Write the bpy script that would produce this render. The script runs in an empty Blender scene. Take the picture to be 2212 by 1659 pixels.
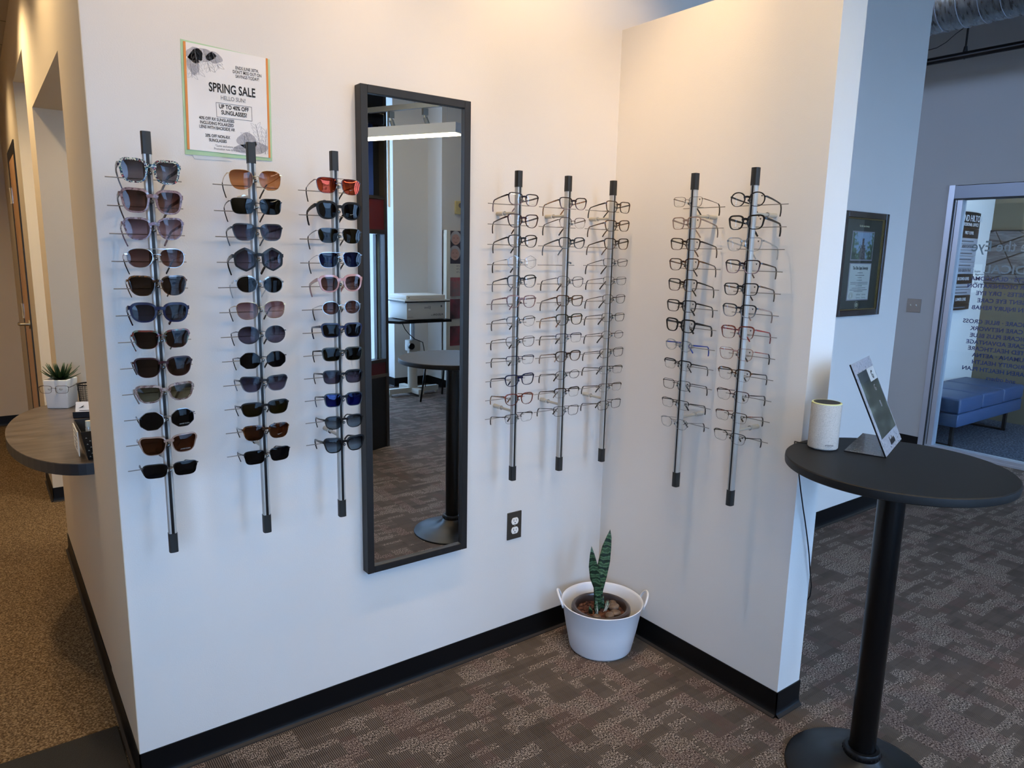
import bpy, bmesh, math, random
from mathutils import Vector, Matrix
random.seed(7)
PI = math.pi
S = bpy.context.scene
C = S.collection

# ------------------------------------------------------------------ camera
F_PX, YAW, PITCH, ROLL = 1547.63, math.radians(36.66958), math.radians(-10.35507), math.radians(1.18039)
CAM = Vector((-2.13332, -2.18606, 1.59598))
fw = Vector((math.sin(YAW) * math.cos(PITCH), math.cos(YAW) * math.cos(PITCH), math.sin(PITCH)))
rt = Vector((math.cos(YAW), -math.sin(YAW), 0.0))
up = rt.cross(fw)
r2 = math.cos(ROLL) * rt + math.sin(ROLL) * up
u2 = -math.sin(ROLL) * rt + math.cos(ROLL) * up
cd = bpy.data.cameras.new('camera')
cam = bpy.data.objects.new('camera', cd)
C.objects.link(cam)
cam.matrix_world = Matrix(((r2.x, u2.x, -fw.x, CAM.x), (r2.y, u2.y, -fw.y, CAM.y), (r2.z, u2.z, -fw.z, CAM.z), (0, 0, 0, 1)))
cd.sensor_fit = 'HORIZONTAL'
cd.sensor_width = 36.0
cd.lens = F_PX / 2212.0 * 36.0
cd.clip_start = 0.02
S.camera = cam

# ------------------------------------------------------------------ world, exposure, lights
S.view_settings.view_transform = 'Standard'
S.view_settings.look = 'None'
S.view_settings.gamma = 1.0
S.view_settings.use_curve_mapping = False
S.view_settings.exposure = 0.0
S.cycles.use_denoising = True
S.cycles.max_bounces = 10
S.cycles.diffuse_bounces = 5
S.cycles.glossy_bounces = 5
S.cycles.transparent_max_bounces = 24
S.cycles.transmission_bounces = 6
S.cycles.sample_clamp_indirect = 6.0
S.cycles.caustics_reflective = False
S.cycles.caustics_refractive = False
SKY_STRENGTH = 16.5
W = bpy.data.worlds.new('sky')
S.world = W
W.use_nodes = True
bgn = W.node_tree.nodes['Background']
bgn.inputs[0].default_value = (0.42, 0.60, 1.0, 1)
bgn.inputs[1].default_value = SKY_STRENGTH


def portal(loc, rot, sx, sy):
    l = bpy.data.lights.new('window_portal', 'AREA')
    l.shape = 'RECTANGLE'
    l.size, l.size_y = sx, sy
    l.cycles.is_portal = True
    o = bpy.data.objects.new('window_portal', l)
    C.objects.link(o)
    o.location = loc
    o.rotation_euler = rot
    return o


def spot(name, loc, target, power, color, angle=70, blend=0.6, radius=0.035, parent=None):
    l = bpy.data.lights.new(name, 'SPOT')
    l.energy = power
    l.color = color
    l.spot_size = math.radians(angle)
    l.spot_blend = blend
    l.shadow_soft_size = radius
    o = bpy.data.objects.new(name, l)
    C.objects.link(o)
    o.location = loc
    o.rotation_euler = (Vector(target) - Vector(loc)).to_track_quat('-Z', 'Y').to_euler()
    return o


WARM = (1.0, 0.68, 0.36)
# windows look towards -y; portals only tell the renderer where the daylight comes in
portal((-2.95, -3.0, 1.55), (-PI / 2, 0, 0), 1.3, 1.8)
portal((-0.68, -3.0, 1.55), (-PI / 2, 0, 0), 0.75, 1.8)
portal((0.14, -3.06, 1.23), (-PI / 2, 0, math.atan2(-0.251, 0.71)), 0.6, 0.98)
portal((1.13, -5.93, 1.9), (-PI / 2, 0, 0), 1.2, 3.4)
portal((3.5, -5.28, 1.9), (-PI / 2, 0, 0), 1.5, 3.4)
portal((6.4, -2.3, 1.5), (-PI / 2, 0, 0), 3.6, 2.9)


# ------------------------------------------------------------------ helpers
def lin(c):
    c /= 255.0
    return c / 12.92 if c <= 0.04045 else ((c + 0.055) / 1.055) ** 2.4


def H(s):
    return tuple(lin(int(s[i:i + 2], 16)) for i in (0, 2, 4)) + (1.0,)


MATS = {}


def M(name, col='808080', rough=0.5, metal=0.0, spec=0.5, coat=0.0, emit=None, es=0.0, alpha=None):
    if name in MATS:
        return MATS[name]
    m = bpy.data.materials.new(name)
    m.use_nodes = True
    b = m.node_tree.nodes['Principled BSDF']
    b.inputs['Base Color'].default_value = H(col) if isinstance(col, str) else col
    b.inputs['Roughness'].default_value = rough
    b.inputs['Metallic'].default_value = metal
    b.inputs['Specular IOR Level'].default_value = spec
    b.inputs['Coat Weight'].default_value = coat
    if emit:
        b.inputs['Emission Color'].default_value = H(emit)
        b.inputs['Emission Strength'].default_value = es
    MATS[name] = m
    return m


class NT:
    def __init__(self, m):
        self.t = m.node_tree
        self.b = self.t.nodes.get('Principled BSDF')

    def n(self, typ, **kw):
        nd = self.t.nodes.new(typ)
        for k, v in kw.items():
            if k.startswith('i_'):
                key = k[2:]
                key = int(key) if key.isdigit() else key.replace('_', ' ')
                nd.inputs[key].default_value = v
            else:
                setattr(nd, k, v)
        return nd

    def l(self, a, b):
        self.t.links.new(a, b)

    def ramp(self, fac, stops):
        r = self.n('ShaderNodeValToRGB')
        e = r.color_ramp.elements
        while len(e) < len(stops):
            e.new(0.5)
        for i, (p, c) in enumerate(stops):
            e[i].position = p
            e[i].color = H(c) if isinstance(c, str) else c
        self.l(fac, r.inputs[0])
        return r.outputs[0]

    def math(self, op, a, b=None, c=None):
        nd = self.n('ShaderNodeMath', operation=op)
        for i, v in enumerate((a, b, c)):
            if v is None:
                continue
            if isinstance(v, (int, float)):
                nd.inputs[i].default_value = v
            else:
                self.l(v, nd.inputs[i])
        return nd.outputs[0]

    def coord(self, kind='Object'):
        return self.n('ShaderNodeTexCoord').outputs[kind]

    def bump(self, h, strength, dist):
        bp = self.n('ShaderNodeBump')
        bp.inputs['Strength'].default_value = strength
        bp.inputs['Distance'].default_value = dist
        self.l(h, bp.inputs['Height'])
        self.l(bp.outputs[0], self.b.inputs['Normal'])


def paint(name, col, bumpy=0.25, rough=0.75):
    m = M(name, col, rough, spec=0.3)
    if m.get('done'):
        return m
    m['done'] = 1
    t = NT(m)
    n = t.n('ShaderNodeTexNoise', i_Scale=260.0, i_Detail=3.0)
    t.l(t.coord(), n.inputs['Vector'])
    t.bump(n.outputs[0], bumpy, 0.0012)
    return m


def pattern(name, stops, scale=8.0, detail=2.0, rough=0.25, coat=0.0, metal=0.0, dist=0.0, kind='noise', vec_scale=None):
    """procedural colour variation through a ramp (tortoiseshell, stone, wood, fabric)"""
    if name in MATS:
        return MATS[name]
    m = M(name, '808080', rough, metal=metal, coat=coat)
    t = NT(m)
    v = t.coord()
    if vec_scale:
        mp = t.n('ShaderNodeMapping')
        mp.inputs['Scale'].default_value = vec_scale
        t.l(v, mp.inputs[0])
        v = mp.outputs[0]
    if kind == 'noise':
        n = t.n('ShaderNodeTexNoise', i_Scale=scale, i_Detail=detail)
        n.inputs['Distortion'].default_value = dist
        out = n.outputs[0]
    else:
        n = t.n('ShaderNodeTexVoronoi', i_Scale=scale)
        out = n.outputs[1] if kind == 'cell' else n.outputs[0]
    t.l(v, n.inputs['Vector'])
    t.l(t.ramp(out, stops), t.b.inputs['Base Color'])
    return m


def carpet_main():
    m = M('carpet_ribbed', '3a322c', 0.95, spec=0.1)
    t = NT(m)
    sep = t.n('ShaderNodeSeparateXYZ')
    t.l(t.coord(), sep.inputs[0])
    x, y = sep.outputs[0], sep.outputs[1]
    # fine ribs along y, broken by loops
    nz = t.n('ShaderNodeTexNoise', i_Scale=60.0, i_Detail=2.0)
    t.l(t.coord(), nz.inputs['Vector'])
    wob = t.math('MULTIPLY', nz.outputs[0], 0.9)
    rib = t.math('SINE', t.math('ADD', t.math('MULTIPLY', x, 2 * PI / 0.0062), wob))
    loops = t.n('ShaderNodeTexNoise', i_Scale=210.0, i_Detail=1.0)
    mp = t.n('ShaderNodeMapping')
    mp.inputs['Scale'].default_value = (1.3, 0.75, 1)
    t.l(t.coord(), mp.inputs[0])
    t.l(mp.outputs[0], loops.inputs['Vector'])

    def cells(sx, sy, ox, oy):
        row = t.math('FLOOR', t.math('DIVIDE', t.math('ADD', x, ox), sx))
        shift = t.math('MULTIPLY', t.math('MODULO', t.math('ABSOLUTE', row), 3.0), sy * 0.37)
        col = t.math('FLOOR', t.math('DIVIDE', t.math('ADD', t.math('ADD', y, oy), shift), sy))
        cmb = t.n('ShaderNodeCombineXYZ')
        t.l(row, cmb.inputs[0])
        t.l(col, cmb.inputs[1])
        wn = t.n('ShaderNodeTexWhiteNoise')
        t.l(cmb.outputs[0], wn.inputs[0])
        return wn.outputs[0]
    a = cells(0.105, 0.052, 20.0, 20.0)
    b = cells(0.24, 0.030, 20.03, 20.1)
    c = cells(0.055, 0.13, 20.01, 20.0)
    block = t.math('MULTIPLY', t.math('ADD', t.math('ADD', a, b), c), 0.3333)
    loopy = t.math('GREATER_THAN', block, 0.52)          # loop-pile blocks, else ribbed blocks
    ribv = t.math('MULTIPLY_ADD', rib, 0.24, 0.33)
    lv = t.math('ADD', t.math('MULTIPLY_ADD', t.math('SUBTRACT', loops.outputs[0], 0.5), 2.6, 0.43), t.math('MULTIPLY', rib, 0.12))
    mix = t.n('ShaderNodeMix')
    t.l(loopy, mix.inputs[0])
    t.l(ribv, mix.inputs[2])
    t.l(lv, mix.inputs[3])
    big = t.n('ShaderNodeTexNoise', i_Scale=1.1, i_Detail=2.0)
    t.l(t.coord(), big.inputs['Vector'])
    val = t.math('ADD', mix.outputs[0], t.math('MULTIPLY', t.math('SUBTRACT', block, 0.5), 0.22))
    colr = t.ramp(val, [(0.0, '1d1815'), (0.3, '514740'), (0.65, '8c7d72'), (1.0, 'bfae9f')])
    red = t.n('ShaderNodeMix', data_type='RGBA')
    t.l(t.math('MULTIPLY', t.math('GREATER_THAN', c, 0.72), t.math('MULTIPLY', loops.outputs[0], 0.45)), red.inputs[0])
    t.l(colr, red.inputs[6])
    red.inputs[7].default_value = H('5d3c3a')
    t.l(red.outputs[2], t.b.inputs['Base Color'])
    t.bump(val, 0.6, 0.003)
    return m


def carpet_speckled(name, stops, scale=160.0):
    m = M(name, '6b563c', 0.95, spec=0.1)
    t = NT(m)
    n = t.n('ShaderNodeTexNoise', i_Scale=scale, i_Detail=3.0)
    t.l(t.coord(), n.inputs['Vector'])
    t.l(t.ramp(n.outputs[0], stops), t.b.inputs['Base Color'])
    t.bump(n.outputs[0], 0.8, 0.004)
    return m


def thin_glass(name, tint='ffffff', refl=1.0, tint2=None, gloss='ffffff', z0=-0.012, z1=0.018, base=0.0):
    """transparent sheet that mirrors by Fresnel; tint may grade from tint2 (bottom) to tint (top)"""
    if name in MATS:
        return MATS[name]
    m = bpy.data.materials.new(name)
    m.use_nodes = True
    t = NT(m)
    t.t.nodes.remove(t.b)
    out = [n for n in t.t.nodes if n.type == 'OUTPUT_MATERIAL'][0]
    tr = t.n('ShaderNodeBsdfTransparent')
    gl = t.n('ShaderNodeBsdfGlossy')
    gl.inputs['Roughness'].default_value = 0.0
    gl.inputs['Color'].default_value = globals()['H'](gloss)
    H = (lambda c_: tuple(v_ ** 0.5 for v_ in globals()['H'](c_)[:3]) + (1.0,)) if name.startswith('lens_') else globals()['H']
    if tint2:
        sep = t.n('ShaderNodeSeparateXYZ')
        t.l(t.coord(), sep.inputs[0])
        mr = t.n('ShaderNodeMapRange')
        mr.inputs[1].default_value = z0
        mr.inputs[2].default_value = z1
        t.l(sep.outputs[2], mr.inputs[0])
        t.l(t.ramp(mr.outputs[0], [(0.0, tint2), (1.0, tint)]), tr.inputs[0])
    else:
        tr.inputs[0].default_value = H(tint)
    fr = t.n('ShaderNodeFresnel')
    geo = t.n('ShaderNodeNewGeometry')
    t.l(t.math('MULTIPLY_ADD', geo.outputs['Backfacing'], 1 / 1.5 - 1.5, 1.5), fr.inputs[0])   # same on both faces of the sheet
    mx = t.n('ShaderNodeMixShader')
    fac = t.math('ADD', t.math('MULTIPLY', fr.outputs[0], refl), base)
    t.l(fac, mx.inputs[0])
    t.l(tr.outputs[0], mx.inputs[1])
    t.l(gl.outputs[0], mx.inputs[2])
    t.l(mx.outputs[0], out.inputs[0])
    MATS[name] = m
    return m


# ---- mesh helpers
def NB():
    return bmesh.new()


def box(bm, lo, hi):
    x0, y0, z0 = lo
    x1, y1, z1 = hi
    v = [bm.verts.new(p) for p in ((x0, y0, z0), (x1, y0, z0), (x1, y1, z0), (x0, y1, z0), (x0, y0, z1), (x1, y0, z1), (x1, y1, z1), (x0, y1, z1))]
    for f in ((0, 3, 2, 1), (4, 5, 6, 7), (0, 1, 5, 4), (1, 2, 6, 5), (2, 3, 7, 6), (3, 0, 4, 7)):
        bm.faces.new([v[i] for i in f])
    return v


def rbox(bm, lo, hi, r=0.004, seg=2):
    v = box(bm, lo, hi)
    es = set()
    for a in v:
        for e in a.link_edges:
            es.add(e)
    bmesh.ops.bevel(bm, geom=list(es), offset=r, segments=seg, affect='EDGES', profile=0.5)


def frame_of(d):
    d = d.normalized()
    a = Vector((0, 0, 1)) if abs(d.z) < 0.9 else Vector((1, 0, 0))
    x = d.cross(a).normalized()
    return x, d.cross(x).normalized()


def cyl(bm, p0, p1, r, r1=None, seg=16, caps=True):
    p0, p1 = Vector(p0), Vector(p1)
    r1 = r if r1 is None else r1
    x, y = frame_of(p1 - p0)
    A, B = [], []
    for i in range(seg):
        a = 2 * PI * i / seg
        d = x * math.cos(a) + y * math.sin(a)
        A.append(bm.verts.new(p0 + d * r))
        B.append(bm.verts.new(p1 + d * r1))
    for i in range(seg):
        j = (i + 1) % seg
        bm.faces.new((A[i], A[j], B[j], B[i]))
    if caps:
        bm.faces.new(A[::-1])
        bm.faces.new(B)


def tube(bm, pts, r, seg=8, closed=False, caps=True):
    pts = [Vector(p) for p in pts]
    n = len(pts)
    rings = []
    prev = None
    for i, p in enumerate(pts):
        if closed:
            d = pts[(i + 1) % n] - pts[i - 1]
        else:
            d = pts[min(i + 1, n - 1)] - pts[max(i - 1, 0)]
        d.normalize()
        if prev is None:
            x, y = frame_of(d)
        else:
            x = (prev - d * prev.dot(d)).normalized()
            y = d.cross(x)
        prev = x
        rr = r[i] if isinstance(r, (list, tuple)) else r
        rings.append([bm.verts.new(p + (x * math.cos(2 * PI * k / seg) + y * math.sin(2 * PI * k / seg)) * rr) for k in range(seg)])
    for i in range(n if closed else n - 1):
        a, b = rings[i], rings[(i + 1) % n]
        for k in range(seg):
            l = (k + 1) % seg
            bm.faces.new((a[k], a[l], b[l], b[k]))
    if caps and not closed:
        bm.faces.new(rings[0][::-1])
        bm.faces.new(rings[-1])


def lathe(bm, prof, c=(0, 0, 0), seg=32, sx=1.0, sy=1.0):
    rings = []
    for r, z in prof:
        if r <= 1e-6:
            rings.append([bm.verts.new((c[0], c[1], c[2] + z))])
        else:
            rings.append([bm.verts.new((c[0] + sx * r * math.cos(2 * PI * k / seg), c[1] + sy * r * math.sin(2 * PI * k / seg), c[2] + z)) for k in range(seg)])
    for a, b in zip(rings, rings[1:]):
        for k in range(seg):
            l = (k + 1) % seg
            if len(a) == 1 and len(b) == 1:
                continue
            if len(a) == 1:
                bm.faces.new((a[0], b[l], b[k]))
            elif len(b) == 1:
                bm.faces.new((a[k], a[l], b[0]))
            else:
                bm.faces.new((a[k], a[l], b[l], b[k]))


def prism(bm, poly, lo, hi, axis='z'):
    """extrude a 2-D polygon; axis z: poly=(x,y); axis x: poly=(y,z); axis y: poly=(x,z)"""
    def P(u, v, w):
        return (u, v, w) if axis == 'z' else ((w, u, v) if axis == 'x' else (u, w, v))
    A = [bm.verts.new(P(u, v, lo)) for u, v in poly]
    B = [bm.verts.new(P(u, v, hi)) for u, v in poly]
    n = len(poly)
    for i in range(n):
        j = (i + 1) % n
        bm.faces.new((A[i], A[j], B[j], B[i]))
    bm.faces.new(A[::-1])
    bm.faces.new(B)


def ball(bm, c, r, sx=1, sy=1, sz=1, u=12, v=8):
    m = Matrix.Translation(c) @ Matrix.Diagonal((r * sx, r * sy, r * sz, 1))
    bmesh.ops.create_uvsphere(bm, u_segments=u, v_segments=v, radius=1.0, matrix=m)


def obj(name, bm, mat, parent=None, smooth=False, bevel=0.0):
    bmesh.ops.recalc_face_normals(bm, faces=bm.faces)
    me = bpy.data.meshes.new(name)
    bm.to_mesh(me)
    bm.free()
    if smooth:
        for p in me.polygons:
            p.use_smooth = True
        if smooth == 'auto':
            try:
                me.set_sharp_from_angle(angle=math.radians(35))
            except Exception:
                pass
    me.materials.append(mat)
    o = bpy.data.objects.new(name, me)
    C.objects.link(o)
    if parent:
        o.parent = parent
    if bevel:
        md = o.modifiers.new('b', 'BEVEL')
        md.width = bevel
        md.segments = 2
        md.limit_method = 'ANGLE'
    return o


def struct(name, bm, mat, **k):
    o = obj(name, bm, mat, **k)
    o['kind'] = 'structure'
    return o


def tag(o, label, cat, group=None):
    o['label'] = label
    o['category'] = cat
    if group:
        o['group'] = group
    return o


def thing(name, label, cat, loc=(0, 0, 0), rz=0.0, group=None):
    o = bpy.data.objects.new(name, None)
    o.empty_display_size = 0.05
    C.objects.link(o)
    o.location = loc
    o.rotation_euler = (0, 0, rz)
    return tag(o, label, cat, group)


def text(name, body, size, loc, rot, mat, parent=None, align='CENTER', ext=0.0003, bold=0.0, xs=1.0, spacing=1.0, line=1.0):
    c = bpy.data.curves.new(name, 'FONT')
    c.body = body
    c.size = size
    c.extrude = ext
    c.offset = bold
    c.align_x = align
    c.space_character = spacing
    c.space_line = line
    c.resolution_u = 3
    c.materials.append(mat)
    tmp = bpy.data.objects.new(name, c)
    me = bpy.data.meshes.new_from_object(tmp)
    me.name = name
    bpy.data.objects.remove(tmp)
    if not me.materials:
        me.materials.append(mat)
    o = bpy.data.objects.new(name, me)
    C.objects.link(o)
    o.location = loc
    o.rotation_euler = rot
    o.scale = (xs, 1, 1)
    if parent:
        o.parent = parent
    return o


# ------------------------------------------------------------------ materials for the setting
m_wall = paint('wall_paint', 'dcd8d2')
m_wall_grey = paint('grey_wall_paint', 'a6a5a2')
m_corr = paint('corridor_paint', 'd2c3aa')
m_lobby = paint('lobby_paint', 'e0e0dc')
m_lobby_brown = paint('lobby_brown_paint', '77705f')
m_base = M('black_vinyl_base', '050608', 0.45, spec=0.25)
m_toe = M('vinyl_toe_lit', '2b2725', 0.55, spec=0.3)
m_ceil = paint('ceiling_paint', '8d8f92')
m_black = M('black_satin', '0b0b0d', 0.38, spec=0.35)
m_blackm = M('black_matte', '17181b', 0.6)
m_alu = M('brushed_aluminium', 'b9bbba', 0.34, metal=0.9)
m_chrome = M('chrome', 'd8d8d8', 0.12, metal=1.0)
m_steelf = M('storefront_aluminium', 'b6bcc6', 0.4, metal=0.55)
m_white = M('white_plastic', 'eceae4', 0.35)
m_carpet = carpet_main()
m_carpet_b = carpet_speckled('carpet_brown', [(0.3, '3d2f20'), (0.5, '6f5a40'), (0.68, '9b8464')])
m_carpet_l = carpet_speckled('carpet_lobby', [(0.3, '20262f'), (0.5, '3c4350'), (0.7, '646b78')], 60.0)

# ------------------------------------------------------------------ the room shell
WL = -1.868
b = NB(); box(b, (-5, -6, -0.1), (4.40, 3.0, 0.0)); struct('floor', b, m_carpet)
b = NB(); box(b, (-3.3, 0.322, 0.0), (WL, 5.41, 0.004)); box(b, (WL, 2.07, 0.0), (-1.0, 2.95, 0.004)); struct('floor_corridor', b, m_carpet_b)
b = NB(); box(b, (4.40, -2.25, -0.1), (9.0, 4.0, 0.0)); struct('floor_lobby', b, m_carpet_l)
b = NB(); box(b, (-5.1, -6.0, 3.95), (4.40, 0.0, 4.05)); box(b, (WL, 0.0, 3.95), (4.40, 3.0, 4.05)); struct('ceiling', b, m_ceil)
b = NB(); box(b, (4.40, -2.25, 2.9), (9.0, 4.0, 3.0)); struct('ceiling_lobby', b, m_ceil)


def tile_mat():
    m = M('ceiling_tile', 'a89a88', 0.9)
    t = NT(m)
    br = t.n('ShaderNodeTexBrick', i_Scale=1.0)
    br.offset = 0.0
    br.inputs['Color1'].default_value = H('b5a692')
    br.inputs['Color2'].default_value = H('b0a28e')
    br.inputs['Mortar'].default_value = H('7d7468')
    br.inputs['Mortar Size'].default_value = 0.012
    br.inputs['Brick Width'].default_value = 0.61
    br.inputs['Row Height'].default_value = 0.61
    t.l(t.coord(), br.inputs['Vector'])
    t.l(br.outputs[0], t.b.inputs['Base Color'])
    return m


b = NB(); box(b, (-3.4, 0.0, 2.83), (WL + 0.0, 5.5, 2.93)); struct('ceiling_corridor', b, tile_mat())

# wall with mirror, running on past the partition to the diploma
b = NB(); box(b, (WL, 0.0, 0.0), (2.507, 0.14, 3.95)); struct('wall_front', b, m_wall)
# corridor wall: pier, sill wall, lintel, doorway
b = NB()
box(b, (WL - 0.002, 0.0005, 0.0), (WL, 0.14, 2.83))
box(b, (WL - 0.002, 0.14, 0.0), (WL + 0.22, 0.54, 2.83))
box(b, (WL, 0.54, 0.0), (WL + 0.22, 1.75, 0.82))
box(b, (WL, 0.54, 2.185), (WL + 0.22, 1.75, 2.83))
box(b, (WL, 1.75, 0.0), (WL + 0.22, 2.07, 2.83))
box(b, (WL, 2.07, 2.49), (WL + 0.22, 2.95, 2.83))
box(b, (WL, 2.95, 0.0), (WL + 0.22, 3.47, 2.83))
box(b, (WL, 3.47, 2.22), (WL + 0.22, 4.38, 2.83))
box(b, (WL, 4.38, 0.0), (WL + 0.22, 5.5, 2.83))
struct('wall_left', b, m_corr)
b = NB(); box(b, (-3.4, 5.41, 0.0), (WL, 5.5, 2.83)); struct('wall_corridor_end', b, m_corr)
b = NB(); box(b, (-3.4, 0.0, 0.0), (-3.3, 5.5, 2.83)); struct('wall_corridor_side', b, m_corr)
b = NB(); box(b, (-5.1, 0.0, 0.0), (-3.4, 0.1, 3.95)); box(b, (-3.4, 0.0, 2.83), (WL, 0.1, 3.95)); struct('wall_left_front', b, m_wall)
b = NB(); box(b, (-5.1, -2.95, 0.0), (-5.0, 0.0, 3.95)); struct('wall_far_left', b, m_wall)
# low partition (8 ft)
b = NB(); box(b, (0.0, -0.921, 0.0), (0.135, 0.0, 2.468)); struct('wall_partition', b, m_wall)
# storefront wall x=4.33
b = NB()
box(b, (4.33, 0.557, 0.0), (4.45, 3.0, 3.95)); box(b, (4.33, -5.2, 2.21), (4.45, 0.557, 3.95)); box(b, (4.33, -5.2, 0.0), (4.45, -1.6, 2.21))
struct('wall_right', b, m_wall_grey)
b = NB(); box(b, (WL + 0.22, 2.95, 0.0), (4.33, 3.05, 3.95)); struct('wall_rear', b, m_wall)
# lobby walls
b = NB(); box(b, (4.45, 0.90, 0.0), (6.18, 1.0, 2.9)); struct('wall_lobby_white', b, m_lobby)
b = NB(); box(b, (6.18, -2.25, 0.0), (6.28, 4.0, 2.9)); struct('wall_lobby_brown', b, m_lobby_brown)

# window side of the room (seen in the mirror)
m_out = paint('window_wall_paint', 'c8c6c2')
m_maroon = M('maroon_panel', '4a1318', 0.5)
m_blk_panel = M('black_kick_panel', '0d1013', 0.45)
m_shade = M('blue_roller_shade', '1c3a78', 0.8)
m_pane = thin_glass('window_glass', 'e8f2f4')
b = NB()
for x0, x1, z0, z1 in ((-5.0, -3.6, 0, 3.95), (-3.6, -2.3, 0, 0.62), (-3.6, -2.3, 2.45, 2.75), (-2.3, -1.05, 0, 2.75), (-1.05, -0.3, 0, 0.62), (-1.05, -0.3, 2.45, 2.75), (-0.3, -0.2, 0, 3.95), (-3.6, -0.3, 2.75, 3.95)):  # solid stretch between the windows added to darken the lens reflections
    box(b, (x0, -2.97, z0), (x1, -2.855, z1))
struct('wall_window_side', b, m_out)
b = NB()
for x in (-3.6, -2.97, -2.35, -1.05, -0.35):
    box(b, (x, -2.93, 0.62), (x + 0.05, -2.88, 2.45))
for x0, x1 in ((-3.6, -2.3), (-1.05, -0.3)):
    box(b, (x0, -2.93, 0.62), (x1, -2.88, 0.67)); box(b, (x0, -2.93, 2.40), (x1, -2.88, 2.45))
wf = struct('window_1', b, M('window_frame_dark', '2a2624', 0.4))
b = NB(); box(b, (-3.55, -2.908, 0.67), (-2.35, -2.903, 2.40)); obj('pane', b, m_pane, wf)
b = NB(); box(b, (-1.0, -2.908, 0.67), (-0.35, -2.903, 2.40)); obj('pane', b, m_pane, wf)

# angled glazed bay: its right edge stands at (0.51,-3.106)
ang = math.atan2(-0.251, 0.71)
bay = bpy.data.objects.new('window_2', None); C.objects.link(bay)
bay.location = (-0.2, -2.855, 0); bay.rotation_euler = (0, 0, ang); bay['kind'] = 'structure'
BL = 0.738


def bp(name, parts, mat):
    bb = NB()
    for lo, hi in parts:
        box(bb, lo, hi)
    return obj(name, bb, mat, bay)


bp('kick_panel', [((0, -0.06, 0), (BL, 0, 0.59))], m_blk_panel)
bp('sill', [((0, -0.07, 0.59), (BL, 0.012, 0.615))], M('bronze_trim', '4a4540', 0.45))
bp('lower_panel', [((0, -0.06, 0.615), (BL, 0, 0.71))], m_maroon)
bp('upper_panel', [((0, -0.06, 1.755), (BL - 0.03, 0, 1.985))], m_maroon)
bp('window_frame', [((0, -0.07, 0.71), (BL, 0.008, 0.735)), ((0, -0.07, 1.722), (BL, 0.008, 1.755)), ((0, -0.07, 1.985), (BL, 0.008, 2.01)), ((BL - 0.03, -0.07, 0.0), (BL, 0.01, 3.95)), ((0, -0.07, 0.71), (0.04, 0.008, 1.75)), ((BL - 0.10, -0.05, 0.735), (BL - 0.085, -0.02, 1.72))], M('window_frame_dark'))
bp('glass', [((0.04, -0.04, 0.735), (BL - 0.03, -0.035, 1.722))], m_pane)
bp('roller_shade', [((0, -0.02, 2.01), (BL - 0.12, -0.016, 2.62))], m_shade)
bp('dark_upper_panel', [((0, -0.06, 2.01), (BL - 0.03, -0.045, 2.62)), ((0, -0.06, 2.62), (BL - 0.03, 0, 3.95))], m_blk_panel)
b = NB(); cyl(b, (BL + 0.012, 0.02, 1.93), (BL + 0.012, 0.02, 2.65), 0.009, seg=10); obj('shade_chain_guide', b, m_white, bay)

b = NB(); box(b, (0.43, -5.85, 0.0), (0.51, -3.14, 3.95)); struct('wall_bay_side', b, m_out)
b = NB(); box(b, (0.43, -5.90, 0.0), (1.80, -5.80, 0.15)); box(b, (0.43, -5.90, 3.6), (1.80, -5.80, 3.95)); struct('wall_bay_back', b, m_out)
b = NB()
for x in (0.51, 0.93, 1.35, 1.72):
    box(b, (x, -5.88, 0.15), (x + 0.045, -5.82, 3.6))
box(b, (0.51, -5.88, 0.15), (1.76, -5.82, 0.20)); box(b, (0.51, -5.88, 3.55), (1.76, -5.82, 3.6))
w3 = struct('window_3', b, M('window_frame_dark'))
b = NB(); box(b, (0.52, -5.852, 0.2), (1.75, -5.847, 3.55)); obj('pane', b, m_pane, w3)
b = NB(); box(b, (1.76, -5.90, 0.0), (2.21, -5.44, 3.95)); struct('wall_column', b, m_wall)
b = NB()
box(b, (2.21, -5.90, 0.0), (2.75, -5.12, 3.95)); box(b, (2.75, -5.24, 0.0), (4.33, -5.12, 0.15)); box(b, (2.75, -5.24, 3.6), (4.33, -5.12, 3.95)); box(b, (4.25, -5.24, 0.15), (4.33, -5.12, 3.6))
struct('wall_back', b, m_wall)
b = NB()
for x in (2.75, 3.26, 3.75, 4.20):
    box(b, (x, -5.21, 0.15), (x + 0.05, -5.15, 3.6))
box(b, (2.75, -5.21, 0.15), (4.25, -5.15, 0.2)); box(b, (2.75, -5.21, 3.55), (4.25, -5.15, 3.6))
w4 = struct('window_4', b, M('window_frame_dark'))
b = NB(); box(b, (2.76, -5.182, 0.2), (4.24, -5.177, 3.55)); obj('pane', b, m_pane, w4)

b = NB(); box(b, (5.65, -2.35, 0.0), (6.28, -2.25, 2.9)); struct('lobby_sky_blocker', b, m_lobby)  # unseen wall piece added to keep sky glare off the diploma glass
for x, y, lb in ((5.2, 0.1, 'unseen fill lamp added in the lobby nearer the glass'), (5.6, -1.2, 'unseen fill lamp added farther along the lobby')):
    t = thing('lobby_fill_lamp', lb, 'ceiling lamp', (x, y, 2.9), 0, 'added lobby fill lamps')  # added lamps, out of view, to brighten the lobby
    b = NB(); cyl(b, (0, 0, -0.05), (0, 0, 0), 0.16, seg=28); obj('housing', b, m_white, t)
    b = NB(); cyl(b, (0, 0, -0.06), (0, 0, -0.05), 0.15, seg=28); obj('diffuser', b, M('lobby_fill_glow', 'ffffff', 0.5, emit='e8f2ff', es=40.0), t)

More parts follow.
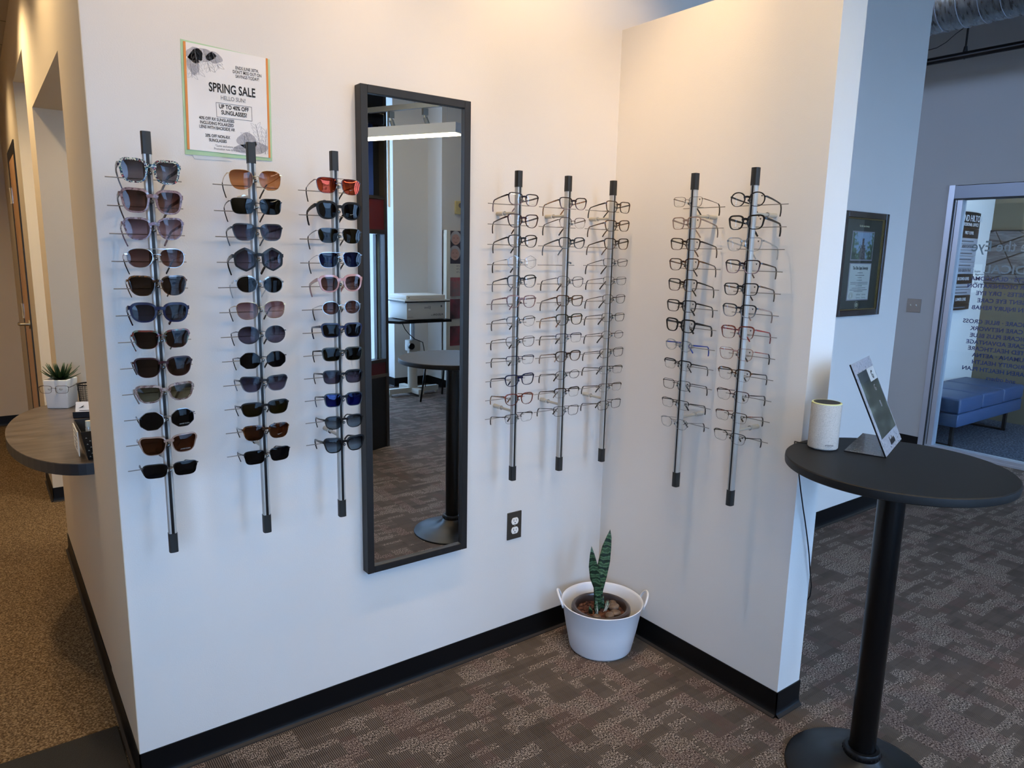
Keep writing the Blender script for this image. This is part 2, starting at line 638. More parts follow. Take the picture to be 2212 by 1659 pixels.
# outdoors beyond the glass
m_asph = pattern('outdoor_paving', [(0.3, '8d8f90'), (0.7, 'b8babb')], 3.0, rough=0.9)
b = NB(); box(b, (-20, -30, -0.25), (20, -6.6, -0.15)); struct('ground_outside', b, m_asph)
bld = thing('building', 'pale building with blue windows outside, reflected low in the mirror', 'building', (3.5, -22, -0.15))
b = NB(); box(b, (-9, -2, 0), (9, 0, 3.6)); obj('facade', b, M('pale_siding', 'cfd6d8', 0.8), bld)
b = NB(); box(b, (-9.3, -2.3, 3.6), (9.3, 0.4, 4.1)); obj('roof', b, M('roof_grey', '7f8c93', 0.8), bld)
for i in range(7):
    b = NB(); box(b, (-8 + 2.4 * i, -0.02, 1.0), (-6.6 + 2.4 * i, 0.04, 2.4)); obj('window', b, M('far_window', '4f7390', 0.2), bld)


# ---- cove base
def cove(name, p0, p1, nrm, h=0.0935, ends=(0, 0)):
    """p0,p1 on the wall face; nrm = outward direction; flared toe"""
    p0, p1, n = Vector((*p0, 0)), Vector((*p1, 0)), Vector((*nrm, 0))
    d = (p1 - p0).normalized()
    p0 = p0 - d * ends[0]
    p1 = p1 + d * ends[1]
    prof = [(0.0, 0.0), (0.017, 0.0), (0.0165, 0.0035), (0.009, 0.009), (0.0055, 0.017), (0.004, 0.028), (0.004, h), (0.0, h)]
    bb = NB()
    R = []
    for p in (p0, p1):
        R.append([bb.verts.new(p + n * u + Vector((0, 0, v))) for u, v in prof])
    k = len(prof)
    for i in range(k):
        j = (i + 1) % k
        bb.faces.new((R[0][i], R[0][j], R[1][j], R[1][i]))
    bb.faces.new(R[0]); bb.faces.new(R[1][::-1])
    o = struct(name, bb, m_base, smooth='auto')
    # light caught by the flared toe, painted as a paler strip
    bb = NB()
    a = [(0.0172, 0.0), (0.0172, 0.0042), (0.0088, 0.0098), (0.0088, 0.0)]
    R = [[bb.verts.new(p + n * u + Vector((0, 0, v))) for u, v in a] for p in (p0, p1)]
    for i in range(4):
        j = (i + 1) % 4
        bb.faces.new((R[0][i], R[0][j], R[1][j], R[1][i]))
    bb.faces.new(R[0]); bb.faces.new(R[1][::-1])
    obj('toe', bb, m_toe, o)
    return o


cove('baseboard_front', (WL, 0), (0, 0), (0, -1), ends=(0.004, -0.004))
cove('baseboard_left', (WL, 0), (WL, 2.07), (-1, 0), ends=(0.004, 0.0))
cove('baseboard_partition', (0, -0.921), (0, 0), (-1, 0), ends=(0.004, -0.004))
cove('baseboard_partition_end', (0, -0.921), (0.135, -0.921), (0, -1), ends=(0.004, 0.004))
cove('baseboard_right_front', (0.135, 0), (2.507, 0), (0, -1), h=0.105, ends=(0, 0.01))
cove('baseboard_right', (4.33, 0.557), (4.33, 2.95), (-1, 0))
cove('baseboard_corridor_end', (-3.3, 5.41), (WL, 5.41), (0, -1))
cove('baseboard_corridor_pier', (WL, 2.95), (WL, 3.45), (-1, 0), ends=(0.004, 0))
cove('baseboard_pier_front', (WL, 2.95), (WL + 0.22, 2.95), (0, -1), ends=(0.004, 0))
cove('baseboard_column', (1.76, -5.44), (2.21, -5.44), (0, 1), h=0.105)
cove('baseboard_column_side', (1.76, -5.80), (1.76, -5.44), (-1, 0), h=0.105, ends=(0, 0.004))
cove('baseboard_back_side', (2.21, -5.44), (2.21, -5.12), (-1, 0), h=0.105)
cove('baseboard_back', (2.21, -5.12), (4.33, -5.12), (0, 1), h=0.105)
cove('baseboard_lobby', (4.45, 0.90), (6.18, 0.90), (0, -1))


# ------------------------------------------------------------------ glasses
SHAPES = {  # n (squareness), taper (bottom narrower), cat (outer top corner lift), sag (lower outer droop), poly
    'square': (3.1, 0.12, 0.22, 0.0, 0), 'rect': (3.7, 0.09, 0.12, 0.0, 0), 'round': (2.1, 0.03, 0.03, 0.0, 0),
    'softsq': (2.6, 0.11, 0.20, 0.0, 0), 'aviator': (2.5, 0.10, 0.0, 0.22, 0), 'cat': (2.9, 0.15, 0.50, 0.0, 0),
    'bigcat': (2.6, 0.14, 0.40, 0.0, 0), 'hex': (2.0, 0.0, 0.0, 0.0, 6), 'oct': (2.0, 0.0, 0.0, 0.0, 8), 'nav': (3.2, 0.16, 0.0, 0.12, 0),
}


def outline(shape, a, h, s, N=44):
    n, tp, cat, sag, poly = SHAPES[shape]
    pts = []
    for i in range(N):
        th = 2 * PI * i / N
        c, q = math.cos(th), math.sin(th)
        if poly:
            k = 2 * PI / poly
            ph = (th + (k / 2 if poly == 6 else k / 2)) % k - k / 2
            r = math.cos(k / 2) / math.cos(ph)
            r = 0.72 * r / math.cos(k / 2) * 0.97 + 0.28 * 1.0
            x, z = a * c * r, h * q * r
        else:
            x = a * math.copysign(abs(c) ** (2 / n), c)
            z = h * math.copysign(abs(q) ** (2 / n), q)
        f = z / h
        x *= 1 + tp * f
        if cat and f > 0 and x > 0:
            z += cat * h * 0.6 * (x / a) ** 2 * f
            x += cat * a * 0.35 * (x / a) * f
        if sag and f < 0:
            x += sag * a * 0.4 * (-f) * (0.3 if x > 0 else 1.0) * (1 if x < 0 else 0.5)
        pts.append((s * x, z))
    return pts


def front_mesh(bm, shape, a, h, cx, tt, tb, depth, k, semi):
    """rims (or half rims) of both lenses as one frame front, with bridge and end pieces"""
    for s in (-1, 1):
        P = outline(shape, a, h, s)
        N = len(P)
        rings = []
        for i in range(N):
            x, z = P[i]
            xa, za = P[i - 1]
            xb, zb = P[(i + 1) % N]
            dx, dz = xb - xa, zb - za
            L = math.hypot(dx, dz) or 1
            nx, nz = (dz / L, -dx / L)
            if nx * x + nz * z < 0:
                nx, nz = -nx, -nz
            f = max(-1.0, min(1.0, z / h))
            g = 0.5 + 0.5 * f
            g = g * g * (3 - 2 * g)
            t = tb + (tt - tb) * g
            d = depth
            if semi and f < 0.12:
                t = 0.0004
                d = 0.0008
            X = cx * s + x
            y = k * X * X

            def V(o, yy):
                return bm.verts.new((X + nx * o, yy, z + nz * o))
            rings.append([V(-0.0003, y - d / 2), V(t, y - d / 2 + min(t, d) * 0.12), V(t, y + d / 2), V(-0.0003, y + d / 2)])
        for i in range(N):
            A, B = rings[i], rings[(i + 1) % N]
            for j in range(4):
                l = (j + 1) % 4
                bm.faces.new((A[j], A[l], B[l], B[j]))


def strip(bm, pts, hh, ww, side=Vector((1, 0, 0))):
    """sweep a rectangle (height hh, width ww along side) along pts"""
    R = []
    n = len(pts)
    pts = [Vector(p) for p in pts]
    for i, p in enumerate(pts):
        T = (pts[min(i + 1, n - 1)] - pts[max(i - 1, 0)]).normalized()
        X = (side - T * side.dot(T)).normalized()
        Nn = X.cross(T)
        hi = hh[i] if isinstance(hh, (list, tuple)) else hh
        wi = ww[i] if isinstance(ww, (list, tuple)) else ww
        R.append([bm.verts.new(p + X * (sx * wi / 2) + Nn * (sz * hi / 2)) for sx, sz in ((-1, -1), (1, -1), (1, 1), (-1, 1))])
    for i in range(n - 1):
        for j in range(4):
            l = (j + 1) % 4
            bm.faces.new((R[i][j], R[i][l], R[i + 1][l], R[i + 1][j]))
    bm.faces.new(R[0][::-1])
    bm.faces.new(R[-1])


# frame materials
BLK = [(0.0, '0a0908'), (1.0, '0e0d0d')]
FM = {
    'black': lambda: M('frame_black', '0a090a', 0.28, spec=0.35),
    'matte': lambda: M('frame_matte_black', '0d0e10', 0.55, spec=0.25),
    'floral': lambda: pattern('frame_floral', [(0.0, '141a3e'), (0.32, '16204f'), (0.42, '1d5c58'), (0.5, 'd9d6c4'), (0.56, '151739'), (0.66, '151739'), (0.74, 'c4635f'), (0.85, '10183c')], 150.0, 1.0, 0.15, 0.5),
    'mauve': lambda: pattern('frame_mauve', [(0.3, '5a4346'), (0.5, '8d7377'), (0.7, '4a3638')], 120.0, 2.0, 0.15, 0.5),
    'lilac': lambda: pattern('frame_lilac_tortoise', [(0.3, '5d5470'), (0.45, '8c8092'), (0.58, '4b3a3c'), (0.75, '8d8393')], 110.0, 2.0, 0.15, 0.5),
    'gold': lambda: M('metal_gold', 'c9a878', 0.18, metal=1.0),
    'rose': lambda: M('metal_rose', 'b98f80', 0.2, metal=1.0),
    'silver': lambda: M('metal_silver', 'b9bcc0', 0.18, metal=1.0),
    'gun': lambda: M('metal_gunmetal', '4b4a4b', 0.25, metal=0.9),
    'blackmetal': lambda: M('metal_black', '141314', 0.3, metal=0.4),
    'brownmetal': lambda: M('metal_brown', '4a3a30', 0.3, metal=0.7),
    'tort': lambda: pattern('frame_tortoise', [(0.35, '0f0a07'), (0.52, '2a160b'), (0.62, '6b3f1a'), (0.72, '1a0e08')], 130.0, 2.0, 0.12, 0.5),
    'redtort': lambda: pattern('frame_red_tortoise', [(0.35, '2a0c0c'), (0.5, '5a1d18'), (0.62, '8a4a35'), (0.75, '2a0c0c')], 140.0, 2.0, 0.12, 0.5),
    'navy': lambda: M('frame_navy', '0c1034', 0.25, spec=0.4),
    'burg': lambda: M('frame_burgundy', '2c070c', 0.25, spec=0.4),
    'plum': lambda: fade('frame_plum', '1e0d14', '7d6a74'),
    'multi': lambda: pattern('frame_red_green', [(0.3, '3b1416'), (0.45, '6d2a22'), (0.55, '2d3d33'), (0.65, '64776a'), (0.8, '2b0f10')], 90.0, 1.0, 0.15, 0.5),
    'stones': lambda: stones(),
    'taupe': lambda: M('frame_taupe', '8a7468', 0.15, coat=0.4),
    'smoke': lambda: fade('frame_smoke_grey', '1d1e22', '7c7f86'),
    'slate': lambda: fade('frame_slate', '1a2028', '4d5964'),
    'crystal': lambda: thin_glass('frame_crystal', 'dde2e6', 2.2),
    'blush': lambda: M('frame_blush', 'b08480', 0.15, coat=0.4),
    'brown': lambda: fade('frame_brown', '241811', '5c4a40'),
    'olive': lambda: M('frame_olive', '2a2a20', 0.25, spec=0.4),
    'redblack': lambda: M('frame_oxblood', '3a0c10', 0.2, coat=0.3),
    'red': lambda: M('temple_red', '7a1018', 0.2, coat=0.3),
    'blue': lambda: M('temple_blue', '1e3c90', 0.2, coat=0.3),
    'tiptort': lambda: pattern('temple_light_tortoise', [(0.35, '3a1d10'), (0.5, 'a0714b'), (0.6, '5b2f18'), (0.75, 'b08660')], 90.0, 1.0, 0.15, 0.5),
}


def stones():
    if 'frame_rhinestone' in MATS:
        return MATS['frame_rhinestone']
    m = M('frame_rhinestone', '6a4a38', 0.15, metal=0.3, coat=0.6)
    t = NT(m)
    v = t.n('ShaderNodeTexVoronoi', i_Scale=560.0)
    v.inputs['Randomness'].default_value = 0.35
    t.l(t.coord(), v.inputs['Vector'])
    t.l(t.ramp(v.outputs[0], [(0.0, 'e8e2da'), (0.30, 'b5a79a'), (0.42, '5a3528'), (1.0, '3f241a')]), t.b.inputs['Base Color'])
    t.bump(t.math('SUBTRACT', 1.0, v.outputs[0]), 0.7, 0.001)
    return m


def fade(name, top, bot):
    if name in MATS:
        return MATS[name]
    m = M(name, top, 0.22, spec=0.4)
    t = NT(m)
    sep = t.n('ShaderNodeSeparateXYZ')
    t.l(t.coord(), sep.inputs[0])
    mr = t.n('ShaderNodeMapRange')
    mr.inputs[1].default_value = -0.026
    mr.inputs[2].default_value = 0.004
    t.l(sep.outputs[2], mr.inputs[0])
    t.l(t.ramp(mr.outputs[0], [(0.1, bot), (0.9, top)]), t.b.inputs['Base Color'])
    return m


def fmat(k):
    return FM[k]()


# lens materials: (top tint, bottom tint, reflectance factor, gloss colour, base)
LENS = {
    'clear': ('fbfcfc', None, 0.7, 'ffffff', 0.0)}
for k_, a_, b_ in (('grey', '62616c', 'a9a9b2'), ('greyd', '50505a', '80808a'), ('brown', '6d5454', 'a8928e'), ('mauve', '85747c', 'c6b9c1'), ('char', '3c3d43', '45464d'),
                   ('dkbrown', '4f413d', '756862'), ('amber', 'a98062', 'dcb898'), ('green', '3e4038', '46473e'), ('olive', '565038', '605a3a'), ('olgrey', '777464', 'a8a493'),
                   ('pinkgr', '98767e', 'd0c0c0'), ('violet', '4e4d5c', '9492a2'), ('blue', '3f4872', '4c5888'), ('bluegr', '42485a', 'a8b4be'), ('copper', '74543e', '84624a')):
    LENS[k_] = (a_, b_, 0.42, 'ffffff', 0.0)
LENS['mirror'] = ('8a5c66', 'c08a6c', 0.9, 'ff6a50', 0.10)
LENS['bluemir'] = ('2c3466', '3c4498', 0.8, '9fb4ff', 0.03)


def lmat(k):
    a, bt, rf, gl, base = LENS[k]
    return thin_glass('lens_' + k, a, rf, bt, gl, base=base)


m_tipb = M('temple_tip_black', '0d0d0e', 0.35)
m_pad = M('nose_pad_clear', 'cfd2d0', 0.2)
m_print = M('lens_print', '9a9a96', 0.6)
m_sticker = M('security_sticker', '0a0a0c', 0.4)
RIMS = {  # rim top, rim bottom, depth, bridge height, temple height, temple width, curve, semi
    'thick': (0.0044, 0.0026, 0.0042, 0.0075, 0.0075, 0.0032, 1.3, 0), 'over': (0.0058, 0.0038, 0.0046, 0.0085, 0.010, 0.0034, 1.3, 0),
    'mid': (0.0032, 0.0015, 0.0034, 0.0062, 0.0052, 0.0026, 0.9, 0), 'thin': (0.0011, 0.0009, 0.0018, 0.0018, 0.0026, 0.0014, 1.0, 0),
    'wire': (0.0008, 0.0007, 0.0014, 0.0014, 0.0022, 0.0012, 0.9, 0), 'semi': (0.0017, 0.0006, 0.0020, 0.0020, 0.0030, 0.0015, 0.8, 1),
    'brow': (0.0040, 0.0008, 0.0032, 0.0022, 0.0050, 0.0026, 0.9, 0), 'browsemi': (0.0034, 0.0006, 0.0028, 0.0030, 0.0042, 0.0022, 0.8, 1),
}


def make_glasses(name, shape, W2, h, rim, fm, lk, tm, label, cat, group, loc, rz, drop=0.2, dbl=False, sticker=False, prints=True, roll=0.0, tip=None, words=None):
    """W2 = half overall width (m), h = half lens height. local: -y faces the viewer, origin at the bridge"""
    tt, tb, dp, bh, th, tw, kk, semi = RIMS[rim]
    dbl_w = 0.0080
    a = (W2 - dbl_w - tt - tb - 0.002) / 2
    cx = dbl_w + tb + a
    t = thing(name, label, cat, loc, rz, group)
    t.rotation_euler = (0, roll, rz)
    cz = -0.30 * h
    bm = NB()
    front_mesh(bm, shape, a, h, cx, tt, tb, dp, kk, semi)
    # bridge
    zb = (0.50 if rim in ('mid', 'thick', 'over', 'brow') and shape != 'round' else 0.36) * h
    xi = dbl_w + tb * 0.4 + 0.0015
    strip(bm, [(-xi - 0.002, 0.0003, zb - 0.0012), (-xi * 0.5, -0.0008, zb + 0.0010), (0, -0.0012, zb + 0.0016), (xi * 0.5, -0.0008, zb + 0.0010), (xi + 0.002, 0.0003, zb - 0.0012)], bh, dp, Vector((0, 1, 0)))
    if dbl:
        strip(bm, [(-cx * 0.8, 0.001, h * 0.98), (-xi * 0.6, -0.0006, h * 0.98), (xi * 0.6, -0.0006, h * 0.98), (cx * 0.8, 0.001, h * 0.98)], 0.0014, 0.0014, Vector((0, 1, 0)))
    # end pieces
    zh = (0.62 if shape not in ('round', 'aviator', 'hex', 'oct') else 0.42) * h
    xo = cx + a * (1.0 + SHAPES[shape][1] * 0.6) + (tt if rim not in ('semi', 'wire', 'thin') else 0.0)
    metal = rim in ('wire', 'thin', 'semi')
    xe = xo + (0.0035 if metal else 0.0005)
    yk = kk * xo * xo
    for s in (-1, 1):
        strip(bm, [(s * (xo - 0.003), yk - 0.0006, zh), (s * (xe - 0.0006), yk + 0.0006, zh), (s * xe, yk + 0.0055, zh)], th * (0.8 if metal else 0.95), (0.0018 if metal else 0.0038), Vector((s * 0.7, -0.7, 0)))
    for v in bm.verts:
        v.co.z += cz
    obj('frame_front', bm, fmat(fm), t, smooth='auto')
    zh += cz
    # lenses
    for s in (-1, 1):
        P = outline(shape, a, h, s)
        bm = NB()
        for yo in (-0.0007, 0.0007):
            prev = None
            for q in (0.35, 0.7, 1.0):
                ring = []
                for x, z in P:
                    X, Z = cx * s + x * q, z * q
                    ring.append(bm.verts.new((X, kk * X * X + yo - (1 - q * q) * 0.0012, Z + cz)))
                if prev is None:
                    X = cx * s
                    c0 = bm.verts.new((X, kk * X * X + yo - 0.0012, cz))
                    for i in range(len(ring)):
                        bm.faces.new((c0, ring[i], ring[(i + 1) % len(ring)]))
                else:
                    for i in range(len(ring)):
                        j = (i + 1) % len(ring)
                        bm.faces.new((prev[i], ring[i], ring[j], prev[j]))
                prev = ring
        l = obj('lens', bm, lmat(lk), t, smooth=True)
        if prints and lk == 'clear' and s == 1 - 2 * (rz < -1):
            bm = NB()
            X = s * (cx + a * 0.1)
            box(bm, (X - 0.006, kk * X * X - 0.0030, -h * 0.78 + cz), (X + 0.006, kk * X * X - 0.0026, -h * 0.78 + cz + 0.0009))
            obj('lens_print', bm, m_print, l)
        if words and s == 1:
            X = s * (cx + a * 0.1)
            w = text('lens_print', words, 0.0046, (X, kk * X * X - 0.0028, -h * 0.72 + cz), (PI / 2, 0, 0.12), M('white_print', '8c8c8c', 0.6), l, ext=0.0001)
        if sticker and s == 1:
            X = s * (cx + a * 0.72)
            bm = NB()
            prism(bm, [(X - 0.0032, cz + h * 0.62), (X + 0.0032, cz + h * 0.62), (X, cz + h * 0.62 - 0.0055)], kk * X * X - 0.0032, kk * X * X - 0.0026, 'y')
            obj('sticker', bm, m_sticker, l)
    # temples
    for s in (-1, 1):
        y0 = yk + 0.0045
        sl = drop
        Z = lambda y: zh - sl * (y - y0)
        ye = y0 + 0.090
        pts = [(s * xe, y0, zh), (s * (xe - 0.001), y0 + 0.03, Z(y0 + 0.03)), (s * (xe - 0.005), y0 + 0.06, Z(y0 + 0.06)), (s * (xe - 0.011), ye, Z(ye))]
        bend = [(s * (xe - 0.013), ye + 0.008, Z(ye) - 0.0050), (s * (xe - 0.016), ye + 0.0155, Z(ye) - 0.0140), (s * (xe - 0.021), ye + 0.0235, Z(ye) - 0.026), (s * (xe - 0.026), ye + 0.029, Z(ye) - 0.038)]
        side = Vector((1, 0, 0))
        bm = NB()
        tipm = metal
        if tipm:
            strip(bm, pts, [th * 1.1, th, th * 0.8, th * 0.7], tw, side)
            o = obj('temple', bm, fmat(tm), t, smooth='auto')
            bm = NB()
            strip(bm, [pts[-1]] + bend, [0.0024, 0.0032, 0.0034, 0.0044, 0.0046], [0.002, 0.0026, 0.0026, 0.0026, 0.0026], side)
            obj('temple_tip', bm, tip or m_tipb, o, smooth='auto')
        else:
            strip(bm, pts + bend, [th, th * 0.85, th * 0.7, th * 0.62, th * 0.6, th * 0.62, th * 0.75, th * 0.72], tw, side)
            obj('temple', bm, fmat(tm), t, smooth='auto')
    if metal or rim in ('brow', 'browsemi'):
        for s in (-1, 1):
            bm = NB()
            ball(bm, (s * 0.0068, 0.004, cz - 0.10 * h), 0.0042, 0.45, 0.4, 1.2, 8, 6)
            obj('nose_pad', bm, m_pad, t, smooth=True)
    return t


ORD = ['top pair', 'second from top', 'third from top', 'fourth from top', 'fifth from top', 'sixth from top', 'seventh from top', 'eighth from top', 'ninth from top', 'tenth from top', 'second from bottom', 'bottom pair']
